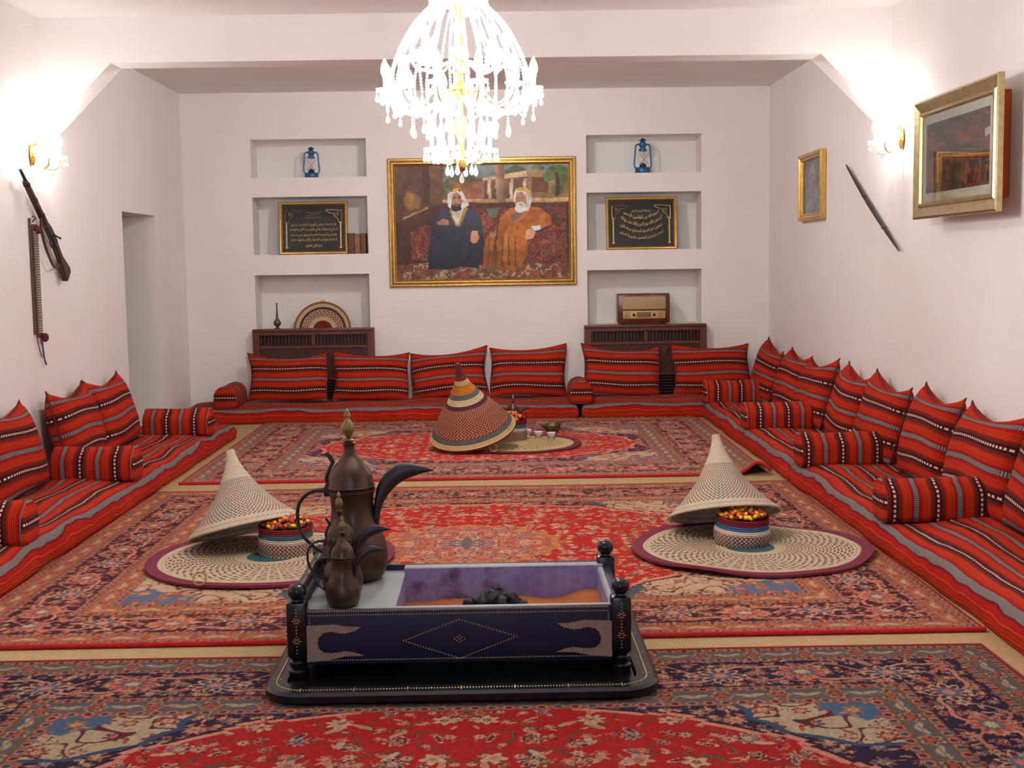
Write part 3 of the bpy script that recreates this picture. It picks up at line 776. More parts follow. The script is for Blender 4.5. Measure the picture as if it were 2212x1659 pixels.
# sand bed
def sandz(x, y): return .150+.018*math.exp(-((x-.53)/.10)**2-((y-.25)/.2)**2)*2+.006*math.sin(x*9)+.005*math.sin(x*23+y*11)
P = [[(BX0+(BX1-BX0)*j/40, BY0_+(BY1_-BY0_)*i/26, sandz(BX0+(BX1-BX0)*j/40, BY0_+(BY1_-BY0_)*i/26)) for j in range(41)] for i in range(27)]
b = MB(); b.grid(P); sd = b.obj('sand_bed', M['sand'], None, True); sd.location = bz.location
tag(sd, 'bed of orange sand lying in the brazier basin', 'sand'); stuff(sd)
rnd = random.Random(11); ch = []
for k in range(5):
    b = MB(); bm = bmesh.new(); bmesh.ops.create_icosphere(bm, subdivisions=2, radius=1)
    for v in bm.verts:
        n = snoise(v.co.x*.9, v.co.y*.7+v.co.z*.5, k*3.1); v.co *= 1+.16*n
    bm.verts.index_update(); b.add([v.co for v in bm.verts], [[v.index for v in f.verts] for f in bm.faces]); bm.free()
    ch.append(b.mesh('charcoal', M['coal']))
for k in range(46):
    a = rnd.uniform(0, 2*PI); q = abs(rnd.gauss(0, .5)); x = .13+min(q, 1.4)*.14*math.cos(a); y = .0+min(q, 1.4)*.11*math.sin(a)
    z = sandz(x, y)+max(0, .10-q*.085)*rnd.uniform(.25, 1.0); s = rnd.uniform(.016, .028)
    o = link('charcoal', ch[k % 5], None, (bz.location.x+x, bz.location.y+y, bz.location.z+z+.006), (rnd.uniform(0, 6), rnd.uniform(0, 6), rnd.uniform(0, 6)))
    o.scale = (s*1.25, s*.85, s); tag(o, 'black charcoal lump in the heap on the brazier sand', 'charcoal', 'charcoal heap in the brazier')

# ================================================================ Arabian coffee pots
def dallah(label, loc, sc, tilt=(0, 0, 0), rz=0, fine=1.0):
    u = .001848*sc
    d = thing('coffee_pot', label, 'coffee pot', loc, (tilt[0], tilt[1], rz))
    body = [(0, 0), (54, 0), (60, 6), (66, 16), (71, 34), (72.5, 52), (71, 70), (66, 90), (57, 112), (50, 132), (46.5, 152), (46, 170), (48.5, 188), (50, 196), (51.5, 198), (51.5, 201), (49, 203)]
    MB().lathe([(r*u, z*u) for r, z in body], 40).obj('body', M['copper'], d, True, 50)
    lid = [(49, 202), (51, 204), (51, 209), (48.5, 214), (48, 226), (44, 238), (36, 250), (27, 261), (19, 270), (13.5, 279), (11.5, 290), (12, 297), (13.5, 299), (13.5, 302), (8, 304), (0, 304)]
    l = MB().lathe([(r*u, z*u) for r, z in lid], 40).obj('lid', M['copper'], d, True, 45)
    fin = [(8, 303), (11, 305), (11, 308), (5, 310), (5, 314), (9, 318), (13, 326), (14, 334), (12, 343), (7, 351), (4, 355), (4, 358), (7.5, 360), (7, 364), (3.5, 372), (0, 378)]
    MB().lathe([(r*u, z*u) for r, z in fin], 24).obj('finial', M['finial'], l, True, 60)
    # crescent spout on +x
    top = bez([(40, 0, 128), (50, 0, 176), (58, 0, 206), (78, 0, 234), (108, 0, 250), (140, 0, 248), (182, 0, 233)], 6)
    low = bez([(40, 0, 80), (56, 0, 118), (62, 0, 148), (76, 0, 178), (104, 0, 206), (140, 0, 222), (182, 0, 231.5)], 6)
    b = MB(); n = len(top); wd = interp([15, 17, 15, 13, 11, 7, 1.2], n); P = []
    for k in range(n):
        c = (top[k]+low[k])/2; hv = (top[k]-low[k])/2; row = []
        for j in range(12):
            a = 2*PI*j/12; row.append(tuple((c+hv*math.sin(a)+Vector((0, wd[k]*math.cos(a), 0)))*u))
        P.append(row)
    b.grid(P, closed=True); b.add(P[-1], [list(range(12))]); b.add(P[0], [list(range(12))[::-1]])
    b.obj('spout', M['iron'], d, True, 60)
    # handle on -x
    hp = bez([(-46, 0, 196), (-62, 0, 200), (-92, 0, 196), (-116, 0, 172), (-121, 0, 134), (-112, 0, 102), (-90, 0, 76), (-66, 0, 58)], 6)
    MB().tube([p*u for p in hp], [x*u for x in interp([8, 7, 5.2, 5, 5.2, 5.4, 5, 4], len(hp))], 10, flat=.8).obj('handle', M['iron'], d, True, 60)
    b = MB(); b.box(-60*u, -42*u, -9*u, 9*u, 186*u, 208*u, 3*u, 2)
    b.tube([(-50*u, -12*u, 210*u), (-50*u, 12*u, 210*u)], 6*u, 10)
    b.obj('hinge', M['iron'], d, True, 50)
    hp = bez([(-50, 0, 208), (-53, 0, 226), (-43, 0, 250), (-38, 0, 262), (-50, 0, 282)], 5)
    MB().tube([p*u for p in hp], [x*u for x in interp([4, 4, 3.4, 5, 4.5], len(hp))], 8, flat=.7).obj('thumb_rest', M['iron'], d, True, 60)
    for z in (206, 196):
        MB().tube([(51.5*u*math.cos(a), 51.5*u*math.sin(a), z*u) for a in [2*PI*k/40 for k in range(41)]], 1.6*u, 6, caps=False).obj('rim_band', M['copper'], d, True, 80)
    return d
TS = .0195+TZ
dallah('tall dark coffee pot, the largest of three on the brazier tray', (-.583, 5.005, TS), 1.0, (0, -.03, 0))
dallah('middle-sized dark coffee pot between the tallest and the smallest on the brazier', (-.605, 4.745, TS), .585, (0, -.02, 0))
dallah('smallest dark coffee pot standing at the front edge of the brazier tray', (-.588, 4.60, TS), .49, (0, .01, 0))

# ================================================================ straw mats, cones, baskets
def straw_disc(name, label, c, r, mat, seed, lift=.006, loops=True):
    n, k = 96, 40; P = []; UV = []
    for i in range(k+1):
        q = i/k; row = []; ur = []
        for j in range(n+1):
            a = 2*PI*j/n
            rim = q**6; z = .013+.0016*math.sin(q*34*2*PI*.5)+rim*(lift*(1+math.sin(3*a+seed))+.5*lift*math.sin(7*a+seed*2))
            rr_ = r*q*(1+.012*math.sin(2*a+seed)*q)
            row.append((rr_*math.cos(a), rr_*math.sin(a), z)); ur.append((j/n, q))
        P.append(row[:-1]); UV.append(ur)
    b = MB(); b.grid(P, UV, closed=True)
    low = [(x, y, max(0, z-.013)) for x, y, z in P[-1]]; b.grid([P[-1], low], [UV[-1], UV[-1]], closed=True)
    o = b.obj(name, mat, None, True, 70); o.location = c; tag(o, label, 'mat')
    if loops:
        a = -PI/2-.38; x, y = r*math.cos(a), r*math.sin(a)
        p = [(x+.03*math.cos(t), y-.006+.012*math.sin(t), .022+.028*(1+math.sin(t*1.0))) for t in [2*PI*k/24 for k in range(25)]]
        MB().tube(p, .0045, 6).obj('rope_loop', M['rope'], o, True)
    return o
RZ = .0215
straw_disc('round_mat', 'round pale straw mat with teal centre beside the coffee pots', (-1.195, 6.48, RZ), .640, M['mat'], .4, .004)
straw_disc('round_mat', 'round pale straw mat with wavy purple rim near the sword wall', (1.326, 6.49, RZ), .620, M['mat'], 2.0, .010, False)
straw_disc('round_mat', 'round yellowish straw mat under the coffee cups and coloured cone', (.165, 10.46, RZ), .535, M['mat_plain'], 1.0, .003)

def cone(label, apex, foot, tip_h, R, hgt, mat, prof, rnd_=0):
    """foot = rim centre; axis points from the rim centre towards the apex"""
    ax = (Vector(apex)-Vector(foot)).normalized(); Q = Vector((0, 0, 1)).rotation_difference(ax).to_matrix().to_4x4()
    pts = bez([(r, 0, z) for r, z in prof], 9); pr = [(p.x*R, p.z*hgt) for p in pts]
    inner = [(max(r-.010, .0), z-.010) for r, z in pr][::-1]
    b = MB(); n = 80
    Ltot = sum(math.hypot(q[0]-p[0], q[1]-p[1]) for p, q in zip(pr, pr[1:])); l = 0; P = []; UV = []
    for k, (r, z) in enumerate(pr):
        if k: l += math.hypot(r-pr[k-1][0], z-pr[k-1][1])
        P.append([(r*(1+.012*math.sin(2*a+1)*(1-z/hgt))*math.cos(a), r*math.sin(a), z) for a in [2*PI*j/n for j in range(n)]]); UV.append([(j/n, l/Ltot) for j in range(n+1)])
    b.grid(P, UV, closed=True)
    P2 = [[(x*.975, y*.975, max(z-.012, -.004)) for x, y, z in row] for row in P]
    b.grid(P2, [[(u, v*.3) for u, v in row] for row in UV], closed=True, flip=True)
    b.grid([P[-1], P2[-1]], [UV[-1], UV[-1]], closed=True)
    b.add(P[0], [list(range(n))], [[(0, 0)]*n])
    me = b.mesh('straw_cone', mat, True, 70)
    o = link('straw_cone', me); o.matrix_world = Matrix.Translation(Vector(foot)) @ Q
    return tag(o, label, 'basket lid')
hat_prof = [(.075, 1.0), (.085, .93), (.14, .80), (.235, .66), (.40, .46), (.60, .28), (.82, .12), (.985, .02), (1.0, 0)]
def tilted(label, cx, cy, dirx, diry, ang, R, hgt, zmin, mat, prof):
    d = Vector((dirx, diry, 0)).normalized(); ax = Vector((0, 0, 1))*math.cos(ang)-d*math.sin(ang)
    foot = Vector((cx, cy, zmin+R*math.sin(ang))); return cone(label, foot+ax, foot, 0, R, hgt, mat, prof)
tilted('pale conical straw cover resting on the basket beside the coffee pots', -1.372, 6.70, .66, -.75, .33, .312, .44, .036, M['hat'], hat_prof)
tilted('pale conical straw cover resting on the blue-banded basket', 1.245, 6.805, .12, -1.0, .36, .312, .452, .036, M['hat'], hat_prof)
hat3 = [(.055, 1.0), (.075, .985), (.075, .955), (.06, .94), (.085, .88), (.13, .80), (.19, .70), (.26, .64), (.44, .47), (.60, .36), (.82, .16), (.95, .05), (1.0, .02), (.985, 0)]
tilted('tall multicoloured straw cone with maroon tip leaning by the coffee cups', -.203, 10.27, .50, .87, .37, .362, .625, .036, M['hat_col'], hat3)

def basket(label, c, r, h, mat, tilt=(0, 0), bulge=0.0):
    pr = [(0, .0), (.90, .0), (.97+bulge, .10), (1.0+bulge*1.3, .30), (1.0+bulge, .50), (.98, .66), (.97, .82), (.99, .97), (.975, 1.0)]
    p = [(q.x*r, q.z*h) for q in bez([(a, 0, z) for a, z in pr], 4)]
    inn = [(.93*r, .97*h), (.90*r, .5*h), (.86*r, .06*h), (0, .06*h)]
    b = MB(); n = 56; l = 0; P = []; UV = []
    L_ = sum(math.hypot(y[0]-x[0], y[1]-x[1]) for x, y in zip(p[4:], p[5:]))
    for k, (rr_, z) in enumerate(p):
        if k > 4: l += math.hypot(rr_-p[k-1][0], z-p[k-1][1])
        P.append([(rr_*math.cos(2*PI*j/n), rr_*math.sin(2*PI*j/n), z) for j in range(n)]); UV.append([(j/n, min(l/L_, .999)) for j in range(n+1)])
    for rr_, z in inn: P.append([(rr_*math.cos(2*PI*j/n), rr_*math.sin(2*PI*j/n), z) for j in range(n)]); UV.append([(j/n, .9) for j in range(n+1)])
    b.grid(P, UV, closed=True); o = b.obj('basket', mat, None, True, 60, c, (tilt[0], tilt[1], 0)); return tag(o, label, 'basket')
BH = .152
B1 = basket('straw basket with maroon and teal rim heaped with fruit by the coffee pots', (-1.135, 6.565, .0345), .146, BH, M['bowl'], (.03, .02))
B2 = basket('round straw basket with maroon and blue rim heaped with fruit', (1.30, 6.60, .0345), .143, BH, M['bowl_blue'], (.06, .04), .05)
B3 = basket('small straw basket with maroon and blue rim tucked under the coloured cone', (.105, 10.70, .0345), .145, .175, M['bowl_blue'], (0, .03))
fb = MB(); fb.lathe([(0, -1.0), (.45, -.93), (.82, -.6), (1, -.1), (.95, .4), (.7, .8), (.35, .97), (.16, .98), (.10, .90), (0, .89)], 12)
FM = {k: fb.mesh('fruit', M[k+'_fruit'], True, 60) for k in ('yellow', 'orange', 'red', 'brown')}
def heap(c, r, zt, n, seed, where, pal, sz=.0125, hh=.045):
    rn = random.Random(seed); pts = []
    tries = 0
    while len(pts) < n and tries < 6000:
        tries += 1; a = rn.uniform(0, 2*PI); q = math.sqrt(rn.random())*.93; x, y = r*q*math.cos(a), r*q*math.sin(a)
        z = zt+hh*(1-q*q)+rn.uniform(-.004, .004)
        if all((x-p[0])**2+(y-p[1])**2+(z-p[2])**2 > (sz*1.35)**2 for p in pts): pts.append((x, y, z))
    for x, y, z in pts:
        k = rn.choice(pal); s = sz*rn.uniform(.85, 1.15)
        o = link('fruit', FM[k], None, (c[0]+x, c[1]+y, c[2]+z), (rn.uniform(0.6, 2.4), rn.uniform(-.6, .6), rn.uniform(0, 6.3)))
        o.scale = (s*.95, s*.95, s*1.4)
        tag(o, 'small glossy %s date-shaped fruit in the %s' % (k, where), 'fruit', '%s fruit in the %s' % (k, where))
    b = MB(); P = [[(r*.93*q/6*math.cos(2*PI*j/24), r*.93*q/6*math.sin(2*PI*j/24), zt-.012+hh*(1-(q/6)**2)) for j in range(24)] for q in range(7)]
    b.grid(P, closed=True); o = b.obj('fruit_fill', M['brown_fruit'], None, True, 60, (c[0], c[1], c[2])); stuff(tag(o, 'dark packed fruit filling the %s' % where, 'fruit'))
pal = ['yellow', 'yellow', 'red', 'red', 'orange', 'brown', 'yellow', 'red']
heap((-1.135, 6.565, .0345), .134, BH-.004, 95, 3, 'maroon and teal basket', pal)
heap((1.30, 6.60, .036), .131, BH-.004, 95, 5, 'round blue-banded basket', pal)
heap((.105, 10.70, .0345), .130, .172, 46, 8, 'small basket under the coloured cone', ['orange', 'red', 'orange', 'brown'], .015, .06)

# cups, bowl and a small pot on the far mat
cup = [(0, 0), (.020, 0), (.021, .006), (.026, .02), (.034, .045), (.038, .056), (.036, .056), (.031, .043), (.020, .012), (0, .010)]
cm = MB().lathe(cup, 24).mesh('coffee_cup', M['cream'], True, 50)
cs = MB()
for k in range(14):
    a = 2*PI*k/14; cs.tube([((.0215+.0135*t)*math.cos(a), (.0215+.0135*t)*math.sin(a), .006+.028*t) for t in (0, .5, 1)], .0018, 5)
csm = cs.mesh('painted_stroke', plain('maroon_glaze', (110, 44, 60), .3), True)
for (x, y), lab in zip(((.265, 10.90), (.353, 10.75), (.462, 10.68)), ('small white coffee cup half hidden behind the fruit basket', 'small white coffee cup standing between two other cups', 'small white coffee cup nearest the dark brass bowl')):
    o = link('coffee_cup', cm, None, (x, y, .0325)); o.scale = (1.05,)*3; tag(o, lab, 'cup', 'coffee cups on the far mat'); stuff(link('glaze_strokes', csm, o))
b = MB(); bp = [(0, 0), (.035, .0), (.065, .022), (.083, .062), (.085, .088), (.080, .088), (.070, .055), (.04, .018), (0, .012)]
b.lathe(bp, 32); v2 = []
for x, y, z in b.v:
    if x < -.05 and z > .05: x -= .045*((z-.05)/.038)*max(0, 1-abs(y)/.035)
    v2.append((x, y, z))
b.v = v2
o = b.obj('spouted_bowl', M['old_brass'], None, True, 50, (.49, 10.93, .046), (.12, -.10, .1)); tag(o, 'dark brass bowl with a pouring lip behind the coffee cups', 'bowl'); o.scale = (.86, .86, 1.0)
dallah('small brass coffee pot mostly hidden behind the coloured straw cone', (.145, 11.30, .019), .50)

# ================================================================ cabinets below the niches
def cabinet(label, x0, x1, top):
    yF, yK = YB-.135, YB-.004
    c = thing('radiator_cabinet', label, 'cabinet', ((x0+x1)/2, (yF+yK)/2, .005)); ox, oy = (x0+x1)/2, (yF+yK)/2
    w = (x1-x0)/2; d = (yK-yF)/2; tz = top-.005
    MB().box(-w, w, -d, d, tz-.028, tz, .004, 2).obj('top_board', M['wood'], c, True, 40)
    for s in (-1, 1): MB().box(s*w-(.07 if s > 0 else 0), s*w+(.07 if s < 0 else 0), -d+.008, d, 0, tz-.028, .003).obj('stile', M['wood'], c)
    for z0, z1 in ((tz-.066, tz-.028), (tz-.205, tz-.172), (.0, .07), (.36, .39)): MB().box(-w+.07, w-.07, -d+.010, d-.02, z0, z1, .003).obj('rail', M['wood'], c)
    MB().box(-.022, .022, -d+.009, d-.02, tz-.172, tz-.066, .002).obj('mullion', M['wood'], c)
    MB().box(-w+.07, w-.07, d-.03, d-.006, .0, tz-.03).obj('back_board', M['wood_dark'], c)
    sm = MB().box(-.0095, .0095, -.008, .008, tz-.174, tz-.064, .004).mesh('slat', M['wood_dark'])
    n = 15
    for s in (-1, 1):
        for k in range(n):
            x = s*(.04+(w-.07-.055)*k/(n-1)); link('slat', sm, c, (x, -d+.035, 0))
    b = MB(); b.box(-w+.07, w-.07, -d+.03, -d+.045, .39, tz-.205); lp = b.obj('lattice_panel', M['wood_dark'], c)
    bh = tz-.205-.39; st = .11; b0 = MB().box(-.006, .006, -.006, .006, -bh*.68, bh*.68, .003).mesh('lattice_bar', M['wood'])
    k = 0
    for sg in (1, -1):
        x = -w+.07+bh*.55
        while x < w-.07-bh*.5:
            o = link('lattice_bar', b0, lp, (x, -d+.026, .39+bh/2), (0, sg*.72, 0)); x += st
    lm = MB().box(-w+.07, w-.07, -.014, .006, -.008, .008, .003).mesh('louvre', M['wood_dark'])
    for k in range(9): link('louvre', lm, c, (0, -d+.034, .09+k*.031), (.5, 0, 0))
cabinet('carved reddish wooden cabinet under the niche with the straw tray', -2.515, -1.264, .902)
cabinet('carved reddish wooden cabinet under the niche with the old radio', .921, 2.186, .890)

# ================================================================ framed pictures
def in_poly(x, y, P):
    r = np.zeros(x.shape, bool); n = len(P); j = n-1
    for i in range(n):
        xi, yi = P[i]; xj, yj = P[j]
        c = ((yi > y) != (yj > y)) & (x < (xj-xi)*(y-yi)/((yj-yi) if abs(yj-yi) > 1e-9 else 1e-9)+xi); r ^= c; j = i
    return r
def vcol_panel(name, w, h, nx, ny, fn, mat, parent, y):
    u, v = np.meshgrid(np.linspace(0, 1, nx), np.linspace(0, 1, ny)); U, V = u.ravel(), v.ravel()
    col = np.clip(fn(U, V), 0, 255); N = nx*ny
    co = np.stack([(U-.5)*w, np.full(N, y), (.5-V)*h], -1); i = np.arange(N).reshape(ny, nx)
    F = np.stack([i[:-1, :-1], i[1:, :-1], i[1:, 1:], i[:-1, 1:]], -1).reshape(-1, 4)
    me = bpy.data.meshes.new(name); me.from_pydata(co.tolist(), [], F.tolist())
    ca = me.color_attributes.new('Col', 'FLOAT_COLOR', 'POINT'); ca.data.foreach_set('color', np.concatenate([lin(col), np.ones((N, 1))], 1).astype(np.float32).ravel())
    me.materials.append(mat); return link(name, me, parent)
def moulding(w, h, prof, mat, parent, name='frame'):
    """prof: (inset from the outer edge, projection towards -y)"""
    P = []
    for d, p in prof: P.append([(sx*(w/2-d), -p, sz*(h/2-d)) for sx, sz in ((-1, -1), (1, -1), (1, 1), (-1, 1))])
    b = MB(); b.grid(P, closed=True); return b.obj(name, mat, parent, True, 25)
def fbm(U, V, s, k=5):
    r = 0; a = 1
    for o in range(k):
        f = s*2**o; i, j = np.floor(U*f), np.floor(V*f); fu, fv = U*f-i, V*f-j; fu, fv = fu*fu*(3-2*fu), fv*fv*(3-2*fv)
        n = (h2(i, j, o+3.)*(1-fu)+h2(i+1, j, o+3.)*fu)*(1-fv)+(h2(i, j+1, o+3.)*(1-fu)+h2(i+1, j+1, o+3.)*fu)*fv
        r = r+a*(n-.5); a *= .55
    return r
def portrait(U, V):
    X, Y = 165+U*1890, 160+V*1275          # coordinates of the enlarged view it was measured in
    n = fbm(U*1.5, V, 6); n2 = fbm(U*1.5+9, V+4, 22, 3)
    X = X+n2*16; Y = Y+n*12
    col = np.tile(np.array([84., 56, 42]), (len(U), 1))
    def P(pts, c, c2=None, ax=1):
        m = in_poly(X, Y, pts); c = np.array(c, float)
        if c2 is None: col[m] = c
        else:
            q = (Y if ax else X)[m]; lo, hi = min(p[ax] for p in pts), max(p[ax] for p in pts); t = ((q-lo)/max(hi-lo, 1))[:, None]
            col[m] = c*(1-t)+np.array(c2, float)*t
    def E(cx, cy, rx, ry, c): m = ((X-cx)/rx)**2+((Y-cy)/ry)**2 < 1; col[m] = c
    P([(165, 160), (690, 160), (690, 560), (540, 640), (165, 800)], (100, 72, 56), (84, 56, 42))
    P([(470, 160), (545, 160), (545, 620), (470, 620)], (70, 52, 46))
    P([(545, 160), (690, 160), (690, 560), (545, 610)], (112, 82, 62), (96, 66, 48))
    P([(690, 160), (2055, 160), (2055, 560), (690, 560)], (122, 134, 142), (118, 118, 96))          # sky
    P([(690, 350), (760, 300), (900, 330), (1000, 300), (1120, 330), (1120, 560), (690, 560)], (92, 96, 66))
    P([(760, 345), (1120, 350), (1120, 545), (900, 545), (800, 430)], (150, 96, 62), (128, 84, 56))
    P([(1360, 230), (1480, 170), (1560, 200), (1620, 235), (1360, 280)], (78, 92, 62))
    P([(1120, 310), (1600, 235), (1600, 300), (1120, 345)], (206, 180, 140))
    P([(1130, 340), (1600, 300), (1600, 540), (1130, 540)], (120, 86, 66), (96, 66, 52))
    for x in (1190, 1430, 1575): P([(x-18, 320), (x+18, 315), (x+18, 540), (x-18, 540)], (204, 178, 138))
    P([(1600, 240), (2055, 240), (2055, 545), (1600, 545)], (158, 122, 82), (140, 104, 70))
    P([(1650, 310), (1830, 310), (1830, 480), (1650, 480)], (100, 66, 48))
    for cx, cy, rx, ry, c in ((1930, 240, 120, 70, (84, 104, 60)), (1840, 300, 70, 60, (96, 112, 62)), (1990, 330, 60, 90, (104, 112, 64)), (1930, 440, 70, 60, (88, 102, 60)), (1720, 200, 70, 30, (92, 110, 68)), (980, 290, 70, 50, (86, 96, 66)), (860, 290, 60, 40, (96, 104, 72))): E(cx, cy, rx, ry, c)
    P([(1905, 260), (1935, 250), (1960, 420), (1940, 520), (1900, 520), (1915, 400)], (72, 56, 42))
    P([(690, 545), (2055, 540), (2055, 590), (690, 580)], (196, 164, 116), (164, 126, 84))           # ledge
    P([(1262, 165), (1355, 165), (1360, 585), (1255, 585)], (176, 146, 112), (118, 88, 68), 0)       # column
    E(330, 550, 82, 110, (122, 86, 48)); E(318, 540, 60, 84, (146, 108, 62)); E(410, 570, 30, 80, (120, 92, 60))
    P([(250, 760), (245, 740), (520, 625), (530, 640)], (156, 122, 72))
    P([(165, 800), (560, 640), (700, 590), (2055, 590), (2055, 1300), (165, 1300)], (76, 44, 36), (58, 32, 28))
    m = in_poly(X, Y, [(330, 900), (480, 820), (560, 830), (560, 1240), (330, 1200)]) | in_poly(X, Y, [(1040, 640), (1380, 640), (1300, 1000), (1060, 1000)]) | in_poly(X, Y, [(1780, 640), (2020, 650), (2030, 1290), (1560, 1290), (1620, 950), (1840, 880)])
    k = np.floor((n2*9+n*4+3)).astype(int) % 5; pal_ = np.array([(118, 44, 32), (52, 36, 40), (150, 66, 44), (70, 74, 56), (88, 34, 30)], float); col[m] = pal_[k[m]]
    P([(1160, 645), (1290, 645), (1250, 760), (1180, 740)], (96, 104, 86))
    fl_ = Y > 1270-.08*(X-165)*(X < 600); k = np.floor(X/95+n*3).astype(int) % 5; k2 = (k+np.floor(Y/55+n2*4).astype(int)) % 5
    pal_ = np.array([(132, 60, 38), (78, 78, 56), (156, 132, 94), (110, 40, 32), (92, 64, 48)], float); mm = fl_ & (Y > 1230); col[mm] = pal_[k2[mm]]
    # dark robed sitter
    P([(590, 720), (700, 660), (780, 630), (900, 620), (990, 650), (1090, 740), (1120, 860), (1120, 1060), (1060, 1300), (880, 1290), (700, 1330), (510, 1320), (510, 1120), (560, 900), (545, 760)], (52, 58, 72), (28, 30, 46))
    P([(560, 850), (700, 830), (880, 860), (900, 1000), (880, 1290), (700, 1330), (520, 1310), (520, 1100)], (42, 46, 64), (24, 26, 42))
    P([(745, 660), (800, 655), (860, 690), (930, 640), (955, 650), (860, 850), (820, 840)], (150, 122, 60))
    P([(775, 665), (905, 660), (850, 820), (825, 820)], (196, 186, 168))
    P([(745, 480), (790, 430), (880, 430), (915, 480), (960, 610), (900, 660), (840, 690), (775, 650), (735, 620)], (216, 210, 200))
    P([(755, 470), (790, 425), (880, 425), (905, 480), (880, 460), (790, 462)], (190, 150, 60))
    P([(778, 430), (792, 430), (792, 462), (780, 465)], (40, 34, 34)); P([(866, 425), (878, 430), (882, 462), (868, 458)], (40, 34, 34))
    E(832, 555, 54, 90, (168, 126, 98)); E(832, 640, 56, 36, (44, 34, 32)); P([(778, 580), (800, 620), (860, 620), (888, 580), (890, 640), (840, 672), (780, 640)], (46, 36, 34))
    E(832, 600, 24, 7, (58, 40, 36)); E(832, 612, 16, 6, (160, 100, 86))
    for ex in (806, 858): E(ex, 533, 15, 5, (48, 34, 30)); E(ex, 520, 20, 4, (60, 42, 34))
    P([(828, 530), (838, 530), (846, 580), (822, 582)], (186, 144, 114))
    P([(600, 790), (690, 755), (745, 770), (750, 820), (700, 825), (620, 815)], (170, 116, 86))
    P([(1000, 890), (1060, 900), (1070, 980), (1040, 1030), (995, 1040), (970, 1010), (985, 950)], (176, 124, 94))
    # brown robed sitter
    P([(1400, 660), (1480, 640), (1640, 640), (1740, 650), (1840, 740), (1865, 830), (1760, 880), (1660, 860), (1600, 1000), (1590, 1160), (1530, 1300), (1480, 1345), (1270, 1340), (1270, 1300), (1105, 1300), (1110, 1140), (1150, 960), (1250, 880), (1300, 760)], (166, 96, 40), (138, 82, 28))
    P([(1380, 840), (1470, 850), (1480, 1100), (1440, 1290), (1290, 1320), (1300, 1060)], (184, 112, 40), (150, 92, 30))
    for q in range(5): P([(1180+q*70, 960), (1196+q*70, 960), (1168+q*76, 1290), (1146+q*76, 1290)], (112, 62, 26))
    P([(1420, 720), (1500, 700), (1560, 720), (1470, 800), (1430, 800)], (104, 92, 72))
    P([(1450, 540), (1480, 440), (1560, 420), (1640, 460), (1650, 580), (1610, 680), (1560, 690), (1590, 560), (1560, 490), (1490, 480), (1470, 560), (1465, 620)], (208, 202, 186))
    P([(1480, 470), (1500, 425), (1570, 415), (1640, 450), (1650, 520), (1590, 470), (1530, 455)], (194, 162, 84))
    E(1530, 550, 54, 78, (172, 124, 96)); E(1524, 640, 62, 62, (226, 222, 214)); E(1524, 596, 36, 12, (226, 222, 214)); E(1526, 606, 18, 5, (140, 90, 78))
    for ex in (1502, 1552): E(ex, 535, 13, 5, (52, 38, 34)); E(ex, 522, 18, 4, (150, 130, 116))
    P([(1640, 860), (1740, 845), (1750, 890), (1680, 905)], (220, 222, 230))
    P([(1600, 890), (1660, 880), (1690, 920), (1660, 990), (1590, 1010), (1575, 960)], (186, 138, 108))
    P([(1190, 920), (1240, 900), (1270, 930), (1230, 970), (1190, 960)], (176, 120, 92))
    P([(1300, 660), (1310, 662), (1200, 1310), (1192, 1308)], (54, 34, 28))
    col = col*1.12*(1+.30*n2[:, None]+.16*n[:, None])+8  # pigments lightened to paint flare haze over the canvas
    return col
def pane(a, c, y, par):
    me = bpy.data.meshes.new('glass'); me.from_pydata([(-a, y, -c), (a, y, -c), (a, y, c), (-a, y, c)], [], [(0, 1, 2, 3)]); me.materials.append(M['glass']); return link('glass', me, par)
def picture(name, label, cat, loc, rz, w, h, group=None): return thing(name, label, cat, loc, (0, 0, rz), group)
pw, ph = 1.939, 1.319
pt = thing('oil_painting', 'large gilt framed painting of two robed men seated on carpets', 'painting', ((-1.0898+.8487)/2, YB-.003, (2.632+1.313)/2))
GP = [(0, 0), (0, .030), (.010, .040), (.022, .040), (.027, .030), (.036, .032), (.044, .046), (.056, .046), (.062, .030), (.074, .022), (.078, .012), (.078, 0)]
moulding(pw, ph, GP, M['gold'], pt)
vcol_panel('canvas', pw-.14, ph-.14, 330, 224, portrait, M['oil'], pt, -.014)

# -- Arabic lettering on the two black boards
import unicodedata
AR = {}
for c in range(0xFE70, 0xFEFD):
    d = unicodedata.decomposition(chr(c)).split()
    if len(d) == 2 and d[0] in ('<isolated>', '<initial>', '<medial>', '<final>'): AR.setdefault(chr(int(d[1], 16)), {})[d[0][1:-1]] = chr(c)
    if len(d) == 3 and d[1] == '0644' and d[0] in ('<isolated>', '<final>'): AR.setdefault('\u0644'+chr(int(d[2], 16)), {})[d[0][1:-1]] = chr(c)
def shape(s):
    tk = []; i = 0
    while i < len(s):
        if s[i:i+2] in AR: tk.append(s[i:i+2]); i += 2
        else: tk.append(s[i]); i += 1
    out = []
    for k, t in enumerate(tk):
        f = AR.get(t)
        if not f: out.append(t); continue
        pj = k > 0 and 'initial' in AR.get(tk[k-1], {}); nj = k+1 < len(tk) and 'final' in AR.get(tk[k+1], {}) and 'initial' in f
        out.append(f.get('medial' if pj and nj else 'final' if pj else 'initial' if nj else 'isolated') or f['isolated'])
    return ''.join(out[::-1])
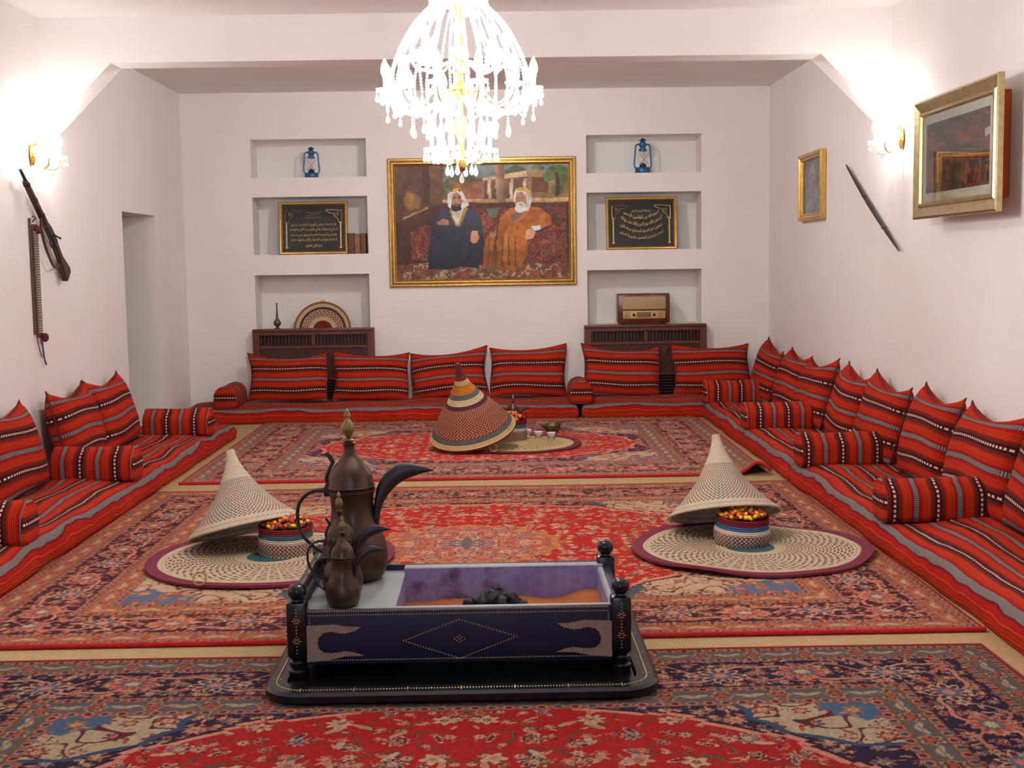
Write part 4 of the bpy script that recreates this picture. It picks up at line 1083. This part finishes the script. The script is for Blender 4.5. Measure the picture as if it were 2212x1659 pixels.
def text_mesh(txt, width, hmax, bend=0.0):
    cu = bpy.data.curves.new('lettering', 'FONT'); cu.body = shape(txt); cu.offset = .012; cu.resolution_u = 2
    o = bpy.data.objects.new('lettering', cu); COL.objects.link(o)
    me = bpy.data.meshes.new_from_object(o.evaluated_get(bpy.context.evaluated_depsgraph_get()))
    bpy.data.objects.remove(o, do_unlink=True); bpy.data.curves.remove(cu)
    n = len(me.vertices)
    if not n: return me
    co = np.zeros(n*3, np.float32); me.vertices.foreach_get('co', co); co = co.reshape(-1, 3)
    lo, hi = co.min(0), co.max(0); sx = width/(hi[0]-lo[0]); sz = hmax/max(hi[1]-lo[1], 1e-6)
    x = (co[:, 0]-(lo[0]+hi[0])/2)*sx; z = (co[:, 1]-(lo[1]+hi[1])/2)*sz+bend*x*x
    me.vertices.foreach_set('co', np.stack([x, np.zeros(n), z], -1).astype(np.float32).ravel()); me.materials.clear(); me.materials.append(M['thread']); me.update(); return me
M['thread'] = mk_gold('gold_embroidery', (206, 180, 112), .45)
M['velvet'] = plain('black_velvet', (30, 26, 27), .7, var=.15, scale=30)
def script_board(label, x0, x1, z0, z1, lines, cart):
    w, h = x1-x0, z1-z0
    f = thing('calligraphy_board', label, 'framed picture', ((x0+x1)/2, YB+.075, z0+.001), (-.10, 0, 0), 'gold lettered boards in the niches')
    hold = h/2
    g = moulding(w, h, [(0, 0), (0, .020), (.008, .026), (.020, .026), (.026, .018), (.032, .014), (.034, 0)], M['gold'], f); g.location.z = hold
    b = MB(); b.box(-w/2+.006, w/2-.006, -.008, -.001, -h/2+.006, h/2-.006); bd = b.obj('board', M['velvet'], f); bd.location.z = hold
    gl = pane(w/2-.03, h/2-.03, -.0135, f); gl.location.z = hold
    for txt, z, wd, hm, bend in lines:
        link('lettering', text_mesh(txt, wd*w, hm*h, bend), bd, (0, -.0095, (z-.5)*h))
    for s in (-1, 1):      # columns with arched brackets
        b = MB(); X = s*w*.395
        b.box(X-.007, X+.007, -.0105, -.0085, -.36*h, .12*h); b.box(X-.014, X+.014, -.0105, -.0085, -.385*h, -.355*h)
        for r_ in (.0042,):
            p = bez([(X+s*.012, -.0095, .33*h), (X-s*.10, -.0095, .345*h), (X-s*.155, -.0095, .335*h), (X-s*.115, -.0095, .29*h), (X-s*.075, -.0095, .27*h), (X-s*.06, -.0095, .22*h), (X-s*.03, -.0095, .17*h), (X-s*.018, -.0095, .11*h), (X+s*.006, -.0095, .10*h)], 5)
            b.tube(p, r_, 5); b.tube([(X+s*.012, -.0095, .34*h), (X+s*.012, -.0095, .09*h)], r_, 5)
        rn = random.Random(2)
        for k in range(12): q = rn.random(); b.tube([(X-s*.02-s*.06*q*rn.random(), -.0095, .22*h+.09*h*rn.random()) for _ in range(3)], .0022, 4)
        stuff(b.obj('embroidered_column', M['thread'], bd))
    if cart:
        b = MB(); b.tube([(-.09, -.0095, .20*h), (.085, -.0095, .205*h), (.10, -.0095, .31*h), (-.03, -.0095, .285*h), (-.075, -.0095, .31*h)], .005, 5)
        b.tube([(-.07, -.0095, .235*h), (.07, -.0095, .27*h)], .004, 5); stuff(b.obj('embroidered_cartouche', M['thread'], bd))
script_board('black board with straight gold Arabic lines in a gilt frame, beside old books', -2.239, -1.526, N2B, 2.212,
    [('الله لا إله إلا هو الحي القيوم لا تأخذه سنة ولا نوم', .565, .66, .075, 0), ('له ما في السماوات وما في الأرض من ذا الذي يشفع عنده', .475, .70, .085, 0),
     ('يعلم ما بين أيديهم وما خلفهم ولا يحيطون بشيء من علمه', .375, .68, .085, 0), ('إلا بما شاء وسع كرسيه السماوات والأرض ولا يؤوده حفظهما', .28, .68, .085, 0), ('وهو العلي العظيم', .16, .24, .085, 0)], True)
script_board('black board with curved gold Arabic lines in a gilt frame', 1.167, 1.909, N2B, 2.212,
    [('بسم الله الرحمن الرحيم', .735, .26, .06, .15), ('الحمد لله رب العالمين الرحمن', .61, .50, .09, 1.9), ('الرحيم مالك يوم الدين إياك نعبد وإياك', .475, .58, .10, 1.7), ('نستعين اهدنا الصراط المستقيم صراط الذين', .345, .60, .10, 1.5), ('أنعمت عليهم غير المغضوب عليهم ولا الضالين', .225, .62, .10, 1.3)], False)

# -- pictures on the sword wall
def reflection_print(U, V):  # brown print with glass reflections painted in as orange streaks and frame lines
    n = fbm(U*2, V*2, 3); s = fbm(U*1.2+V*.9, V*5-U*1.5, 4, 4)
    c = np.tile(np.array([92., 70, 66]), (len(U), 1))+n[:, None]*40
    t = np.clip((s-.12)*5, 0, 1)[:, None]; c = c*(1-t)+np.array([146., 78, 52])*t
    t = np.clip((-s-.2)*5, 0, 1)[:, None]; c = c*(1-t)+np.array([58., 50, 48])*t
    fl = (U > .12) & (V > .55); f = np.clip(fbm(U*6, V*2, 5)*2.4+.3, 0, 1)[:, None]
    c[fl] = (c*.8*(1-f)+np.array([150., 80, 48])*f)[fl]
    for a, b2 in ((.105, .125), (.15, .165)): m = (U > a) & (U < b2) & (V > .50+.1*U); c[m] = (156, 104, 60)
    m = (np.abs(V-(.50+.10*U)) < .012) & (U > .105); c[m] = (176, 110, 62)
    m = (U > .93) & (np.abs(V-.33+.3*(U-.93)) < .05); c[m] = (190, 184, 176)
    return c
by0, by1, bz0, bz1 = 6.735, 8.085, 1.785, 2.520
w, h = by1-by0, bz1-bz0
pf = thing('framed_picture', 'big framed picture standing off the wall on an orange backing box', 'framed picture', (2.722, (by0+by1)/2, (bz0+bz1)/2), (0, 0, -PI/2))
moulding(w, h, [(0, 0), (0, .030), (.014, .036), (.040, .026), (.070, .014), (.078, .024), (.094, .026), (.102, .010), (.108, 0)], M['pale_gold'], pf)
MB().box(-w/2+.09, w/2-.09, -.006, -.001, -h/2+.09, h/2-.09).obj('mount', M['white_mat'], pf)
vcol_panel('print', w-.34, h-.31, 150, 90, reflection_print, M['print'], pf, -.0065)
pane(w/2-.1, h/2-.1, -.011, pf)
MB().box(-w/2+.14, w/2-.235, .0, .133, -h/2+.085, h/2-.06, .004).obj('backing_box', M['orange'], pf)
def pale_print(U, V):
    n = fbm(U*2, V*3, 4); c = np.tile(np.array([132., 130, 134]), (len(U), 1))+n[:, None]*70
    m = ((U-.45)/.2)**2+((V-.3)/.22)**2+n*.8 < 1; c[m] = np.array([176, 176, 182])+n[m][:, None]*50
    m = ((U-.45)/.38)**2+((V-.8)/.35)**2+n*.9 < 1; c[m] = np.array([160, 162, 168])+n[m][:, None]*60
    m = fbm(U*3+5, V*4, 8, 3) > .32; c[m] = (100, 98, 100)
    return c
sy0, sy1, sz0, sz1 = 10.83, 11.64, 1.885, 2.485; w, h = sy1-sy0, sz1-sz0
sf = thing('framed_picture', 'small gilt framed grey picture near the back corner, beside the sword', 'framed picture', (XR-.004, (sy0+sy1)/2, (sz0+sz1)/2), (.0, 0, -PI/2))
moulding(w, h, [(0, 0), (0, .040), (.012, .050), (.03, .050), (.04, .036), (.055, .036), (.066, .020), (.07, 0)], M['gold'], sf)
vcol_panel('print', w-.12, h-.12, 90, 70, pale_print, M['print'], sf, -.012)
pane(w/2-.055, h/2-.055, -.018, sf)

# ================================================================ things in the niches
def lantern(label, x, z, hgt, wire):
    L_ = thing('storm_lantern', label, 'lantern', (x, YB+.12, z), (0, 0, .1), 'blue storm lanterns in the top niches'); s = hgt/.35
    def R(p): return [(a*s, c*s) for a, c in p]
    MB().lathe(R([(0, 0), (.074, 0), (.078, .006), (.078, .044), (.070, .056), (.045, .062), (.030, .066), (0, .066)]), 32).obj('fuel_tank', M['blue'], L_, True, 45)
    MB().lathe(R([(.028, .064), (.034, .07), (.034, .086), (.022, .094), (.012, .104), (0, .105)]), 20).obj('burner', M['steel'], L_, True, 50)
    MB().lathe(R([(.032, .088), (.046, .105), (.052, .130), (.050, .160), (.042, .195), (.036, .222)]), 28, caps=False).obj('glass_globe', M['lamp_glass'], L_, True, 70)
    MB().lathe(R([(.038, .218), (.042, .226), (.040, .236), (.030, .242), (.030, .262), (.036, .27), (.036, .296), (.028, .302), (.02, .318), (.044, .322), (.03, .332), (.012, .345), (0, .35)]), 28).obj('chimney_cap', M['blue'], L_, True, 45)
    for sx in (-1, 1):
        p = bez([(sx*.060*s, 0, .048*s), (sx*.080*s, 0, .062*s), (sx*.086*s, 0, .10*s), (sx*.078*s, 0, .20*s), (sx*.074*s, 0, .26*s), (sx*.058*s, 0, .284*s), (sx*.030*s, 0, .282*s)], 6)
        MB().tube(p, .0085*s, 10).obj('side_tube', M['blue'], L_, True, 60)
    for sx in (-1, 1): MB().tube([(sx*.05*s, -.052*s, .09*s), (0, -.058*s, .13*s), (-sx*.045*s, -.045*s, .19*s)], .0018, 5).obj('wire_guard', M['steel'], L_)
lantern('blue storm lantern in the niche above the straight-lettered board', -1.89, N1B, .325, 0)
lantern('blue storm lantern in the niche above the curve-lettered board', 1.56, N1B, .366, 1)
bk = [M['leather_brown'], plain('tan_old_leather', (142, 96, 62), .6, var=.25, scale=30), plain('worn_brown_leather', (112, 70, 44), .6, var=.3, scale=30)]
pages = plain('aged_paper', (188, 160, 116), .9, var=.15, scale=60)
for k, (x, wd, hh, lab) in enumerate(((-1.492, .062, .215, 'old brown leather book leaning against the gilt lettered board'), (-1.428, .058, .208, 'old tan leather book standing between two brown ones'), (-1.366, .056, .213, 'old worn brown book at the end of the row by the niche wall'))):
    o = thing('book', lab, 'book', (x, YB+.12, N2B), (0, 0, 0), 'old books in the niche')
    b = MB(); b.box(-wd/2, wd/2, -.075, -.068, 0, hh, .004, 2)
    for s in (-1, 1): b.box(s*wd/2-(.004 if s > 0 else 0), s*wd/2+(.004 if s < 0 else 0), -.072, .075, 0, hh, .0015)
    cv = b.obj('cover', bk[k], o, True, 40)
    MB().box(-wd/2+.004, wd/2-.004, -.066, .07, .004, hh-.006).obj('pages', pages, o)
    for z in (.04, .09, .14, .185): MB().box(-wd/2+.001, wd/2-.001, -.0785, -.074, z, z+.006, .0015).obj('spine_band', bk[k], cv)
sp = thing('sprinkler_bottle', 'slender metal rosewater sprinkler with a long neck on the cabinet top', 'bottle', (-2.265, YB-.068, .902))
MB().lathe([(0, 0), (.030, 0), (.030, .006), (.014, .016), (.014, .022), (.034, .042), (.040, .060), (.034, .080), (.018, .10), (.011, .13)], 28).obj('body', M['old_brass'], sp, True, 50)
MB().lathe([(.012, .126), (.009, .15), (.007, .20), (.006, .258), (.010, .262), (.010, .268), (0, .270)], 16).obj('neck', M['iron'], sp, True, 50)
o = thing('straw_tray', 'round ringed straw tray propped up behind the cabinet', 'tray', (-1.830, YB+.12, .571), (-.22, 0, 0))
b = MB(); n = 56; P = []; UV = []
for k in range(21):
    q = k/20; P.append([(.302*q*math.cos(2*PI*j/n), -.03*q**3-.010, .302*(1+q*math.sin(2*PI*j/n))) for j in range(n)]); UV.append([(j/n, min(q, .999)) for j in range(n+1)])
for k in range(20, -1, -5):
    q = k/20; P.append([(.302*q*math.cos(2*PI*j/n), -.03*q**3+.002, .302*(1+q*math.sin(2*PI*j/n))) for j in range(n)]); UV.append([(j/n, min(q, .999)) for j in range(n+1)])
b.grid(P, UV, closed=True); b.obj('coiled_disc', M['tray'], o, True, 60)
MB().tube([(-.03, -.02, .598), (-.02, -.025, .612), (0, -.025, .618), (.02, -.025, .612), (.03, -.02, .598)], .004, 6).obj('hanging_loop', M['rope'], o, True)
# radio
rd = thing('radio', 'old valve radio in a red-brown wooden case with beige speaker cloth', 'radio', (1.545, YB+.06, .8905))
w, h = .545, .318
b = MB(); b.box(-w/2, w/2, -.10, .10, .012, h, .012, 3); b.obj('case', plain('polished_mahogany', (96, 36, 22), .25, var=.2, scale=10), rd, True, 40)
for s in (-1, 1): MB().box(s*.2-.03, s*.2+.03, -.09, .09, 0, .014, .003).obj('foot', M['wood_dark'], rd)
MB().box(-w/2+.05, w/2-.045, -.107, -.098, .155, h-.03, .004, 2).obj('speaker_cloth', plain('beige_speaker_cloth', (178, 152, 112), .9, var=.08, scale=200, bump=.3), rd, True)
dl = MB().box(-w/2+.055, w/2-.05, -.106, -.098, .058, .140, .004, 2).obj('dial_panel', plain('ivory_dial_panel', (198, 170, 104), .4, var=.05), rd, True)
MB().box(-.075, .075, -.109, -.104, .072, .126, .002).obj('tuning_scale', plain('olive_tuning_scale', (112, 98, 60), .3, var=.2, scale=90), dl)
for s in (-1, 1):
    MB().lathe([(0, .016), (.012, .016), (.0145, .012), (.0145, 0), (0, 0)], 18, M=Matrix.Translation((s*.105, -.105, .098)) @ Matrix.Rotation(PI/2, 4, 'X')).obj('knob', M['black'], dl, True, 50)
    for k in range(6): MB().box(s*.175-.032, s*.175+.032, -.108, -.105, .066+k*.0125, .0695+k*.0125).obj('grille_slot', M['wood_dark'], dl)
MB().box(.10, .19, -.1095, -.1065, .20, .204).box(.12, .19, -.1095, -.1065, .235, .239).obj('maker_script', M['brass'], rd)
o = MB().box(-.05, .05, -.008, .008, 0, .004, .0015).obj('pen', M['iron'], None, False, loc=(1.98, YB+.05, N1B)); tag(o, 'thin dark stick lying in the niche beside a lantern', 'stick')

# ================================================================ sword and rifle
o = thing('sword', 'dark sheathed sword hung slanting on the wall between two framed pictures', 'sword', (XR-.03, 9.45, 1.943))
a, c = Vector((0, 10.12-9.45, 2.289-1.943)), Vector((0, 8.78-9.45, 1.597-1.943)); d = (c-a); up = Vector((0, -d.z, d.y)).normalized()
pth = [a+d*t+up*(.012*math.sin(PI*t)) for t in [k/24 for k in range(25)]]
MB().tube(pth[5:], interp([.016, .019, .020, .018, .015, .009], 20), 10, flat=.6).obj('scabbard', plain('dark_shagreen', (40, 35, 36), .45, var=.3, scale=20), o, True, 60)
MB().tube(pth[:6], interp([.006, .012, .014, .016], 6), 10, flat=.6).obj('hilt', plain('dark_horn', (44, 40, 38), .4, var=.3, scale=30), o, True, 60)
for k in (9, 18): MB().tube([pth[k]-d.normalized()*.012, pth[k]+d.normalized()*.012], [.021, .021], 12, flat=.62).obj('scabbard_band', M['old_brass'], o, True)
MB().tube([pth[24]-d.normalized()*.02, pth[24]+d.normalized()*.012], [.010, .006], 8).obj('scabbard_tip', M['old_brass'], o, True)
mz, bt = Vector((0, 8.50, 2.206)), Vector((0, 9.36, 1.530)); d = (bt-mz); LR = d.length; d.normalize(); up = Vector((0, -d.z, d.y))
rf = thing('rifle', 'old dark bolt rifle with a sling hung slanting below the wall lamp', 'rifle')
rf.matrix_world = Matrix(((0, -1, 0, XL+.045), (d.y, 0, up.y, mz.y), (d.z, 0, up.z, mz.z), (0, 0, 0, 1)))
s = LR/1.10
def pr(name, poly, t, mat): b = MB(); b.prism([(x*s, z*s) for x, z in poly], -t/2, t/2); q = b.obj(name, mat, rf, False); bv = q.modifiers.new('soft', 'BEVEL'); bv.width = .006; bv.segments = 2; return q
MB().tube([(0, 0, .012), (.72*s, 0, .012)], [.011, .016], 12).obj('barrel', M['steel'], rf, True)
pr('fore_stock', [(.10, -.012), (.10, .018), (.56, .022), (.60, .028), (.62, -.03), (.56, -.024)], .036, M['gun_wood'])
pr('receiver', [(.58, -.03), (.58, .030), (.63, .038), (.76, .034), (.80, .012), (.78, -.03)], .034, M['steel'])
pr('stock', [(.74, -.026), (.78, .014), (.84, .004), (.90, -.005), (1.02, .012), (1.075, .018), (1.10, -.01), (1.085, -.10), (1.06, -.112), (.95, -.075), (.86, -.048)], .040, M['gun_wood'])
MB().tube(bez([(.66*s, 0, -.028), (.68*s, 0, -.062), (.73*s, 0, -.066), (.77*s, 0, -.03)], 5), .0045, 6).obj('trigger_guard', M['steel'], rf, True)
MB().tube([(.69*s, -.012, .02), (.70*s, -.05, .0), (.705*s, -.062, -.006)], [.006, .006, .009], 8).obj('bolt_handle', M['steel'], rf, True)
for x in (.14, .30, .46): MB().tube([((x-.007)*s, 0, .004), ((x+.007)*s, 0, .004)], [.024, .024], 12).obj('barrel_band', M['iron'], rf, True)
MB().tube(bez([(.46*s, 0, -.02), (.50*s, -.004, -.09), (.62*s, -.006, -.150), (.78*s, -.006, -.170), (.86*s, -.004, -.150), (.915*s, 0, -.07)], 6), .011, 8, flat=.35).obj('sling', M['leather_brown'], rf, True)
bl = thing('cartridge_belt', 'hanging cartridge belt with rows of pale cartridges and dark tassels below the rifle', 'belt', (XL+.006, 8.80, .88))
MB().box(0, .008, -.085, -.060, .22, 1.025, .002).obj('edge_strap', M['leather_brown'], bl)
MB().box(0, .010, -.035, .060, .20, .985, .003).obj('strap', M['leather_brown'], bl)
cmz = MB().lathe([(0, 0), (.0068, 0), (.0068, .052), (.0045, .066), (.0, .078)], 10, M=Matrix.Translation((.014, -.026, 0)) @ Matrix.Rotation(-PI/2, 4, 'X')).mesh('cartridge', plain('pale_metal_cartridge', (196, 184, 172), .35, .5), True)
for k in range(40): link('cartridge', cmz, bl, (0, 0, .235+k*.0178))
for z, y, r_ in ((.945, .02, .028), (.195, .055, .032)): MB().ell((.024, y, z), (.022, r_*1.4, r_), 14, 9).obj('tassel_ball', plain('dark_red_wool_ball', (88, 28, 26), .9, var=.3, scale=80, bump=.4), bl, True)
MB().tube([(.01, .03, .17), (.012, .035, .11), (.012, .05, .05), (.012, .085, .0)], .006, 7).obj('tail_cord', plain('mauve_cord', (84, 62, 84), .8), bl, True)
MB().tube([(.008, -.07, .24), (.010, -.05, .16), (.010, -.02, .10), (.010, .02, .06)], .004, 6).obj('tail_cord', M['leather_brown'], bl, True)
MB().tube([(.0, -.01, 1.0), (.025, -.01, 1.03), (.0, -.01, 1.04)], .005, 6).obj('wall_hook', M['iron'], bl, True)

# ================================================================ crystal lamps
def drop_mesh(l, w_):
    return MB().lathe([(0, -l), (w_*.6, -l*.93), (w_, -l*.74), (w_*.8, -l*.5), (w_*.35, -l*.2), (w_*.1, 0)], 7).mesh('crystal_drop', M['crystal'])
D1, D2, D3 = drop_mesh(.050, .0125), drop_mesh(.036, .010), drop_mesh(.066, .015)
bead_m = MB().ell((0, 0, 0), (.0068, .0068, .0068), 7, 5).mesh('crystal_bead', M['crystal'])
bob_m = MB().lathe([(.010, -.008), (.03, -.004), (.046, .006), (.052, .016), (.050, .017), (.04, .008), (.012, .002)], 20).mesh('drip_pan', M['crystal'], True, 60)
slv_m = MB().lathe([(.0125, 0), (.0125, .066), (.009, .070), (0, .070)], 12).mesh('candle_sleeve', M['cream'], True, 40)
bulb_pr = [(.0, 0), (.010, 0), (.012, .008), (.021, .028), (.0225, .045), (.018, .066), (.010, .086), (.004, .100), (0, .104)]
def bulb_mesh(m): return MB().lathe(bulb_pr, 10).mesh('candle_bulb', m, True, 80)
def beads(path, par, name='bead_string', r=.0062, step=.0155):
    P = [Vector(p) for p in path]; b = MB(); acc = 0; L_ = [0]
    for p, q in zip(P, P[1:]): L_.append(L_[-1]+(q-p).length)
    n = max(2, int(L_[-1]/step))
    for k in range(n+1):
        t = L_[-1]*k/n; i = max(j for j in range(len(P)) if L_[j] <= t+1e-9); i = min(i, len(P)-2)
        f = (t-L_[i])/max(L_[i+1]-L_[i], 1e-9); b.ell(P[i].lerp(P[i+1], f), (r, r, r), 6, 4)
    return stuff(b.obj(name, M['crystal'], par, True, 80))
def arm(par, hub, tip, sag, bm, ndrop, dm, seed=0, scale=1.0, drop_r=.047):
    """S-curved glass arm carrying pan, sleeve, bulb and drops"""
    h_, t_ = Vector(hub), Vector(tip); mid = h_.lerp(t_, .55)
    p = bez([h_, h_.lerp(t_, .22)+Vector((0, 0, -sag*.35)), mid+Vector((0, 0, -sag)), h_.lerp(t_, .88)+Vector((0, 0, -sag*.75)), t_+Vector((0, 0, -.012))], 5)
    a_ = MB().tube(p, .0075*scale, 8).obj('arm', M['crystal_arm'], par, True)
    for nm, me, dz in (('drip_pan', bob_m, 0), ('candle_sleeve', slv_m, .004), ('candle_bulb', bm, .072)):
        q = link(nm, me, a_, t_+Vector((0, 0, dz))); q.scale = (scale,)*3
    for k in range(ndrop):
        an = 2*PI*k/ndrop+seed; q = t_+Vector((drop_r*scale*math.cos(an), drop_r*scale*math.sin(an), .004))
        link('crystal_bead', bead_m, a_, q-Vector((0, 0, .006))); link('crystal_drop', dm, a_, q-Vector((0, 0, .013)))
    return a_
def mk_arm():
    t = NT('pale_gilded_glass'); t.b.inputs['Transmission Weight'].default_value = .3
    return t.done(L4((236, 214, 170)), .15, .25)
M['crystal_arm'] = mk_arm()
BM = bulb_mesh(M['bulb']); SBM = bulb_mesh(M['sbulb'])
cl = thing('chandelier', 'large lit crystal chandelier with tiers of candle bulbs and hanging drops', 'chandelier', (-.13, 5.2, 1.884)); cl.scale = (.743,)*3; CT = (H-1.884)/.743
MB().lathe([(0, CT-.07), (.012, CT-.07), (.03, CT-.05), (.068, CT-.02), (.07, CT-.001), (0, CT-.001)], 24).obj('ceiling_canopy', M['brass'], cl, True, 50)
for k in range(int((CT-.07-1.04)/.0365)+1):
    z = CT-.085-k*.0365; MB().tube([(.010*math.cos(t), 0, z+.024*math.sin(t)) if k % 2 == 0 else (0, .010*math.cos(t), z+.024*math.sin(t)) for t in [2*PI*j/14 for j in range(15)]], .003, 6).obj('chain_link', M['brass'], cl, True)
MB().lathe([(.0, .05), (.02, .06), (.03, .09), (.018, .12), (.014, .22), (.03, .26), (.045, .30), (.03, .34), (.016, .37), (.014, .44), (.05, .475), (.062, .50), (.05, .52), (.02, .54), (.018, .62), (.04, .66), (.05, .70), (.03, .74), (.016, .80), (.016, .9), (.03, .93), (.03, .96), (.012, .985), (.008, 1.03), (0, 1.03)], 24).obj('central_stem', M['brass'], cl, True, 60)
MB().lathe([(.05, .445), (.09, .46), (.105, .49), (.10, .492), (.085, .47), (.05, .455)], 24).obj('gilt_bowl', M['brass'], cl, True, 50)
cr = MB().lathe([(.02, .955), (.09, .945), (.14, .955), (.165, .975), (.16, .978), (.12, .962), (.03, .965)], 28).obj('crown_dish', M['crystal'], cl, True, 60)
for k in range(14):
    a = 2*PI*k/14; q = Vector((.16*math.cos(a), .16*math.sin(a), .965)); link('crystal_drop', D1, cr, q)
for k in range(12):
    a = 2*PI*(k+.5)/12; u_ = (math.cos(a), math.sin(a))
    arm(cl, (.05*u_[0], .05*u_[1], .46), (.415*u_[0], .415*u_[1], .478), .095, BM, 5, D2 if k % 2 else D1, k)
    p = (.27*u_[0], .27*u_[1]); beads([(p[0], p[1], .385), (p[0], p[1], .315)], cl); link('crystal_drop', D3, cl, (p[0], p[1], .31))
    a2 = 2*PI*(k+1)/12; c = Vector((.40*math.cos(a2), .40*math.sin(a2), .38)); t1 = Vector((.415*u_[0], .415*u_[1], .47)); a3 = 2*PI*(k+1.5)/12; t2 = Vector((.415*math.cos(a3), .415*math.sin(a3), .47))
    beads(bez([t1, c, t2], 6), cl)
    link('crystal_drop', D1, cl, c-Vector((0, 0, .008)))
for k in range(8):
    a = 2*PI*k/8; u_ = (math.cos(a), math.sin(a))
    arm(cl, (.03*u_[0], .03*u_[1], .66), (.26*u_[0], .26*u_[1], .665), .06, BM, 4, D2, k)
    beads(bez([(.15*u_[0], .15*u_[1], .955), (.17*u_[0], .17*u_[1], .80), (.25*u_[0], .25*u_[1], .675)], 6), cl)
for k in range(6):
    a = 2*PI*(k+.25)/6; u_ = (math.cos(a), math.sin(a))
    arm(cl, (.02*u_[0], .02*u_[1], .12), (.165*u_[0], .165*u_[1], .165), .045, BM, 7, D1, k, .9, .046)
    link('crystal_drop', D3, cl, (.08*u_[0], .08*u_[1], .095)); beads([(.08*u_[0], .08*u_[1], .15), (.08*u_[0], .08*u_[1], .105)], cl)
for k in range(20):
    a = 2*PI*k/20; u_ = (math.cos(a), math.sin(a)); q = .10 if k % 2 else .155
    beads(bez([(.10*u_[0], .10*u_[1], .47), (q*u_[0]*1.15, q*u_[1]*1.15, .36), (q*u_[0], q*u_[1], .25 if k % 2 else .22)], 5), cl)
    link('crystal_drop', D1, cl, (q*u_[0], q*u_[1], .245 if k % 2 else .212))
link('crystal_drop', D3, cl, (0, 0, .055))
for k in range(28):  # bead strings and drops added to imitate the white glow round the bulbs
    a = 2*PI*(k+.5)/28; u_ = (math.cos(a), math.sin(a))
    beads(bez([(.15*u_[0], .15*u_[1], .95), (.24*u_[0], .24*u_[1], .86), (.325*u_[0], .325*u_[1], .72), (.375*u_[0], .375*u_[1], .58), (.36*u_[0], .36*u_[1], .45)], 5), cl, r=.0072, step=.0165)
    link('crystal_drop', D1 if k % 2 else D3, cl, (.36*u_[0], .36*u_[1], .44))
def sconce(label, x, y, z, sg):
    s_ = thing('wall_sconce', label, 'wall lamp', (x, y, z), (0, 0, 0), 'crystal wall lamps')
    MB().lathe([(0, .0), (.022, .002), (.038, .008), (.045, .012), (.045, .016), (.03, .026), (.012, .036), (0, .036)], 20, M=Matrix.Rotation(sg*PI/2, 4, 'Y') @ Matrix.Diagonal((1.7, 1, 1, 1))).obj('wall_plate', M['brass'], s_, True, 60)
    MB().ell((sg*.035, 0, .075), (.012, .012, .016), 10, 8).obj('plate_finial', M['brass'], s_, True)
    for k, dy in enumerate((-.105, .105)):
        a_ = arm(s_, (sg*.025, dy*.1, .0), (sg*.165, dy, -.025), .085, SBM, 6, D1, k*.5)
        beads(bez([(sg*.165, dy, -.03), (sg*.12, dy*.5, -.10), (sg*.06, 0, -.03)], 5), s_)
        link('crystal_drop', D3, s_, (sg*.125, dy*.6, -.085))
    link('crystal_drop', D3, s_, (sg*.075, 0, -.075)); beads([(sg*.075, 0, -.02), (sg*.075, 0, -.072)], s_)
    return s_
sconce('lit crystal wall lamp with a brass plate above the rifle', XL+.001, 8.83, 2.345, 1)
sconce('lit crystal wall lamp with a brass plate above the sword', XR-.001, 8.80, 2.37, -1)
# short opal lamp on the ceiling of the far bay, just behind the beam
cp = thing('ceiling_lamp', 'round opal ceiling lamp behind the beam in the far bay', 'ceiling lamp', (-.15, 9.95, H))
MB().lathe([(.012, -.05), (.03, -.04), (.09, -.014), (.09, -.001), (0, -.001)], 32).obj('base_ring', M['brass'], cp, True, 40)
MB().ell((0, 0, -.115), (.085, .085, .07), 24, 14).obj('lamp_globe', mk_emit('lit_opal_globe', LAMP, ALCOVE_LAMP), cp, True, 60)
# daylight window behind the viewer
wn = struct(link('window_1', None, None, (-.6, YF+.01, 1.9)))
MB().box(-.85, .85, 0, .02, -.7, .7).obj('pane', mk_emit('blue_daylight_pane', (.5, .6, 1.0), 4.5), wn)
for x in (-.87, 0, .87): MB().box(x-.03, x+.03, 0, .05, -.75, .75, .004).obj('window_bar', M['wood'], wn)
for z in (-.72, .72): MB().box(-.9, .9, 0, .05, z-.03, z+.03, .004).obj('window_bar', M['wood'], wn)
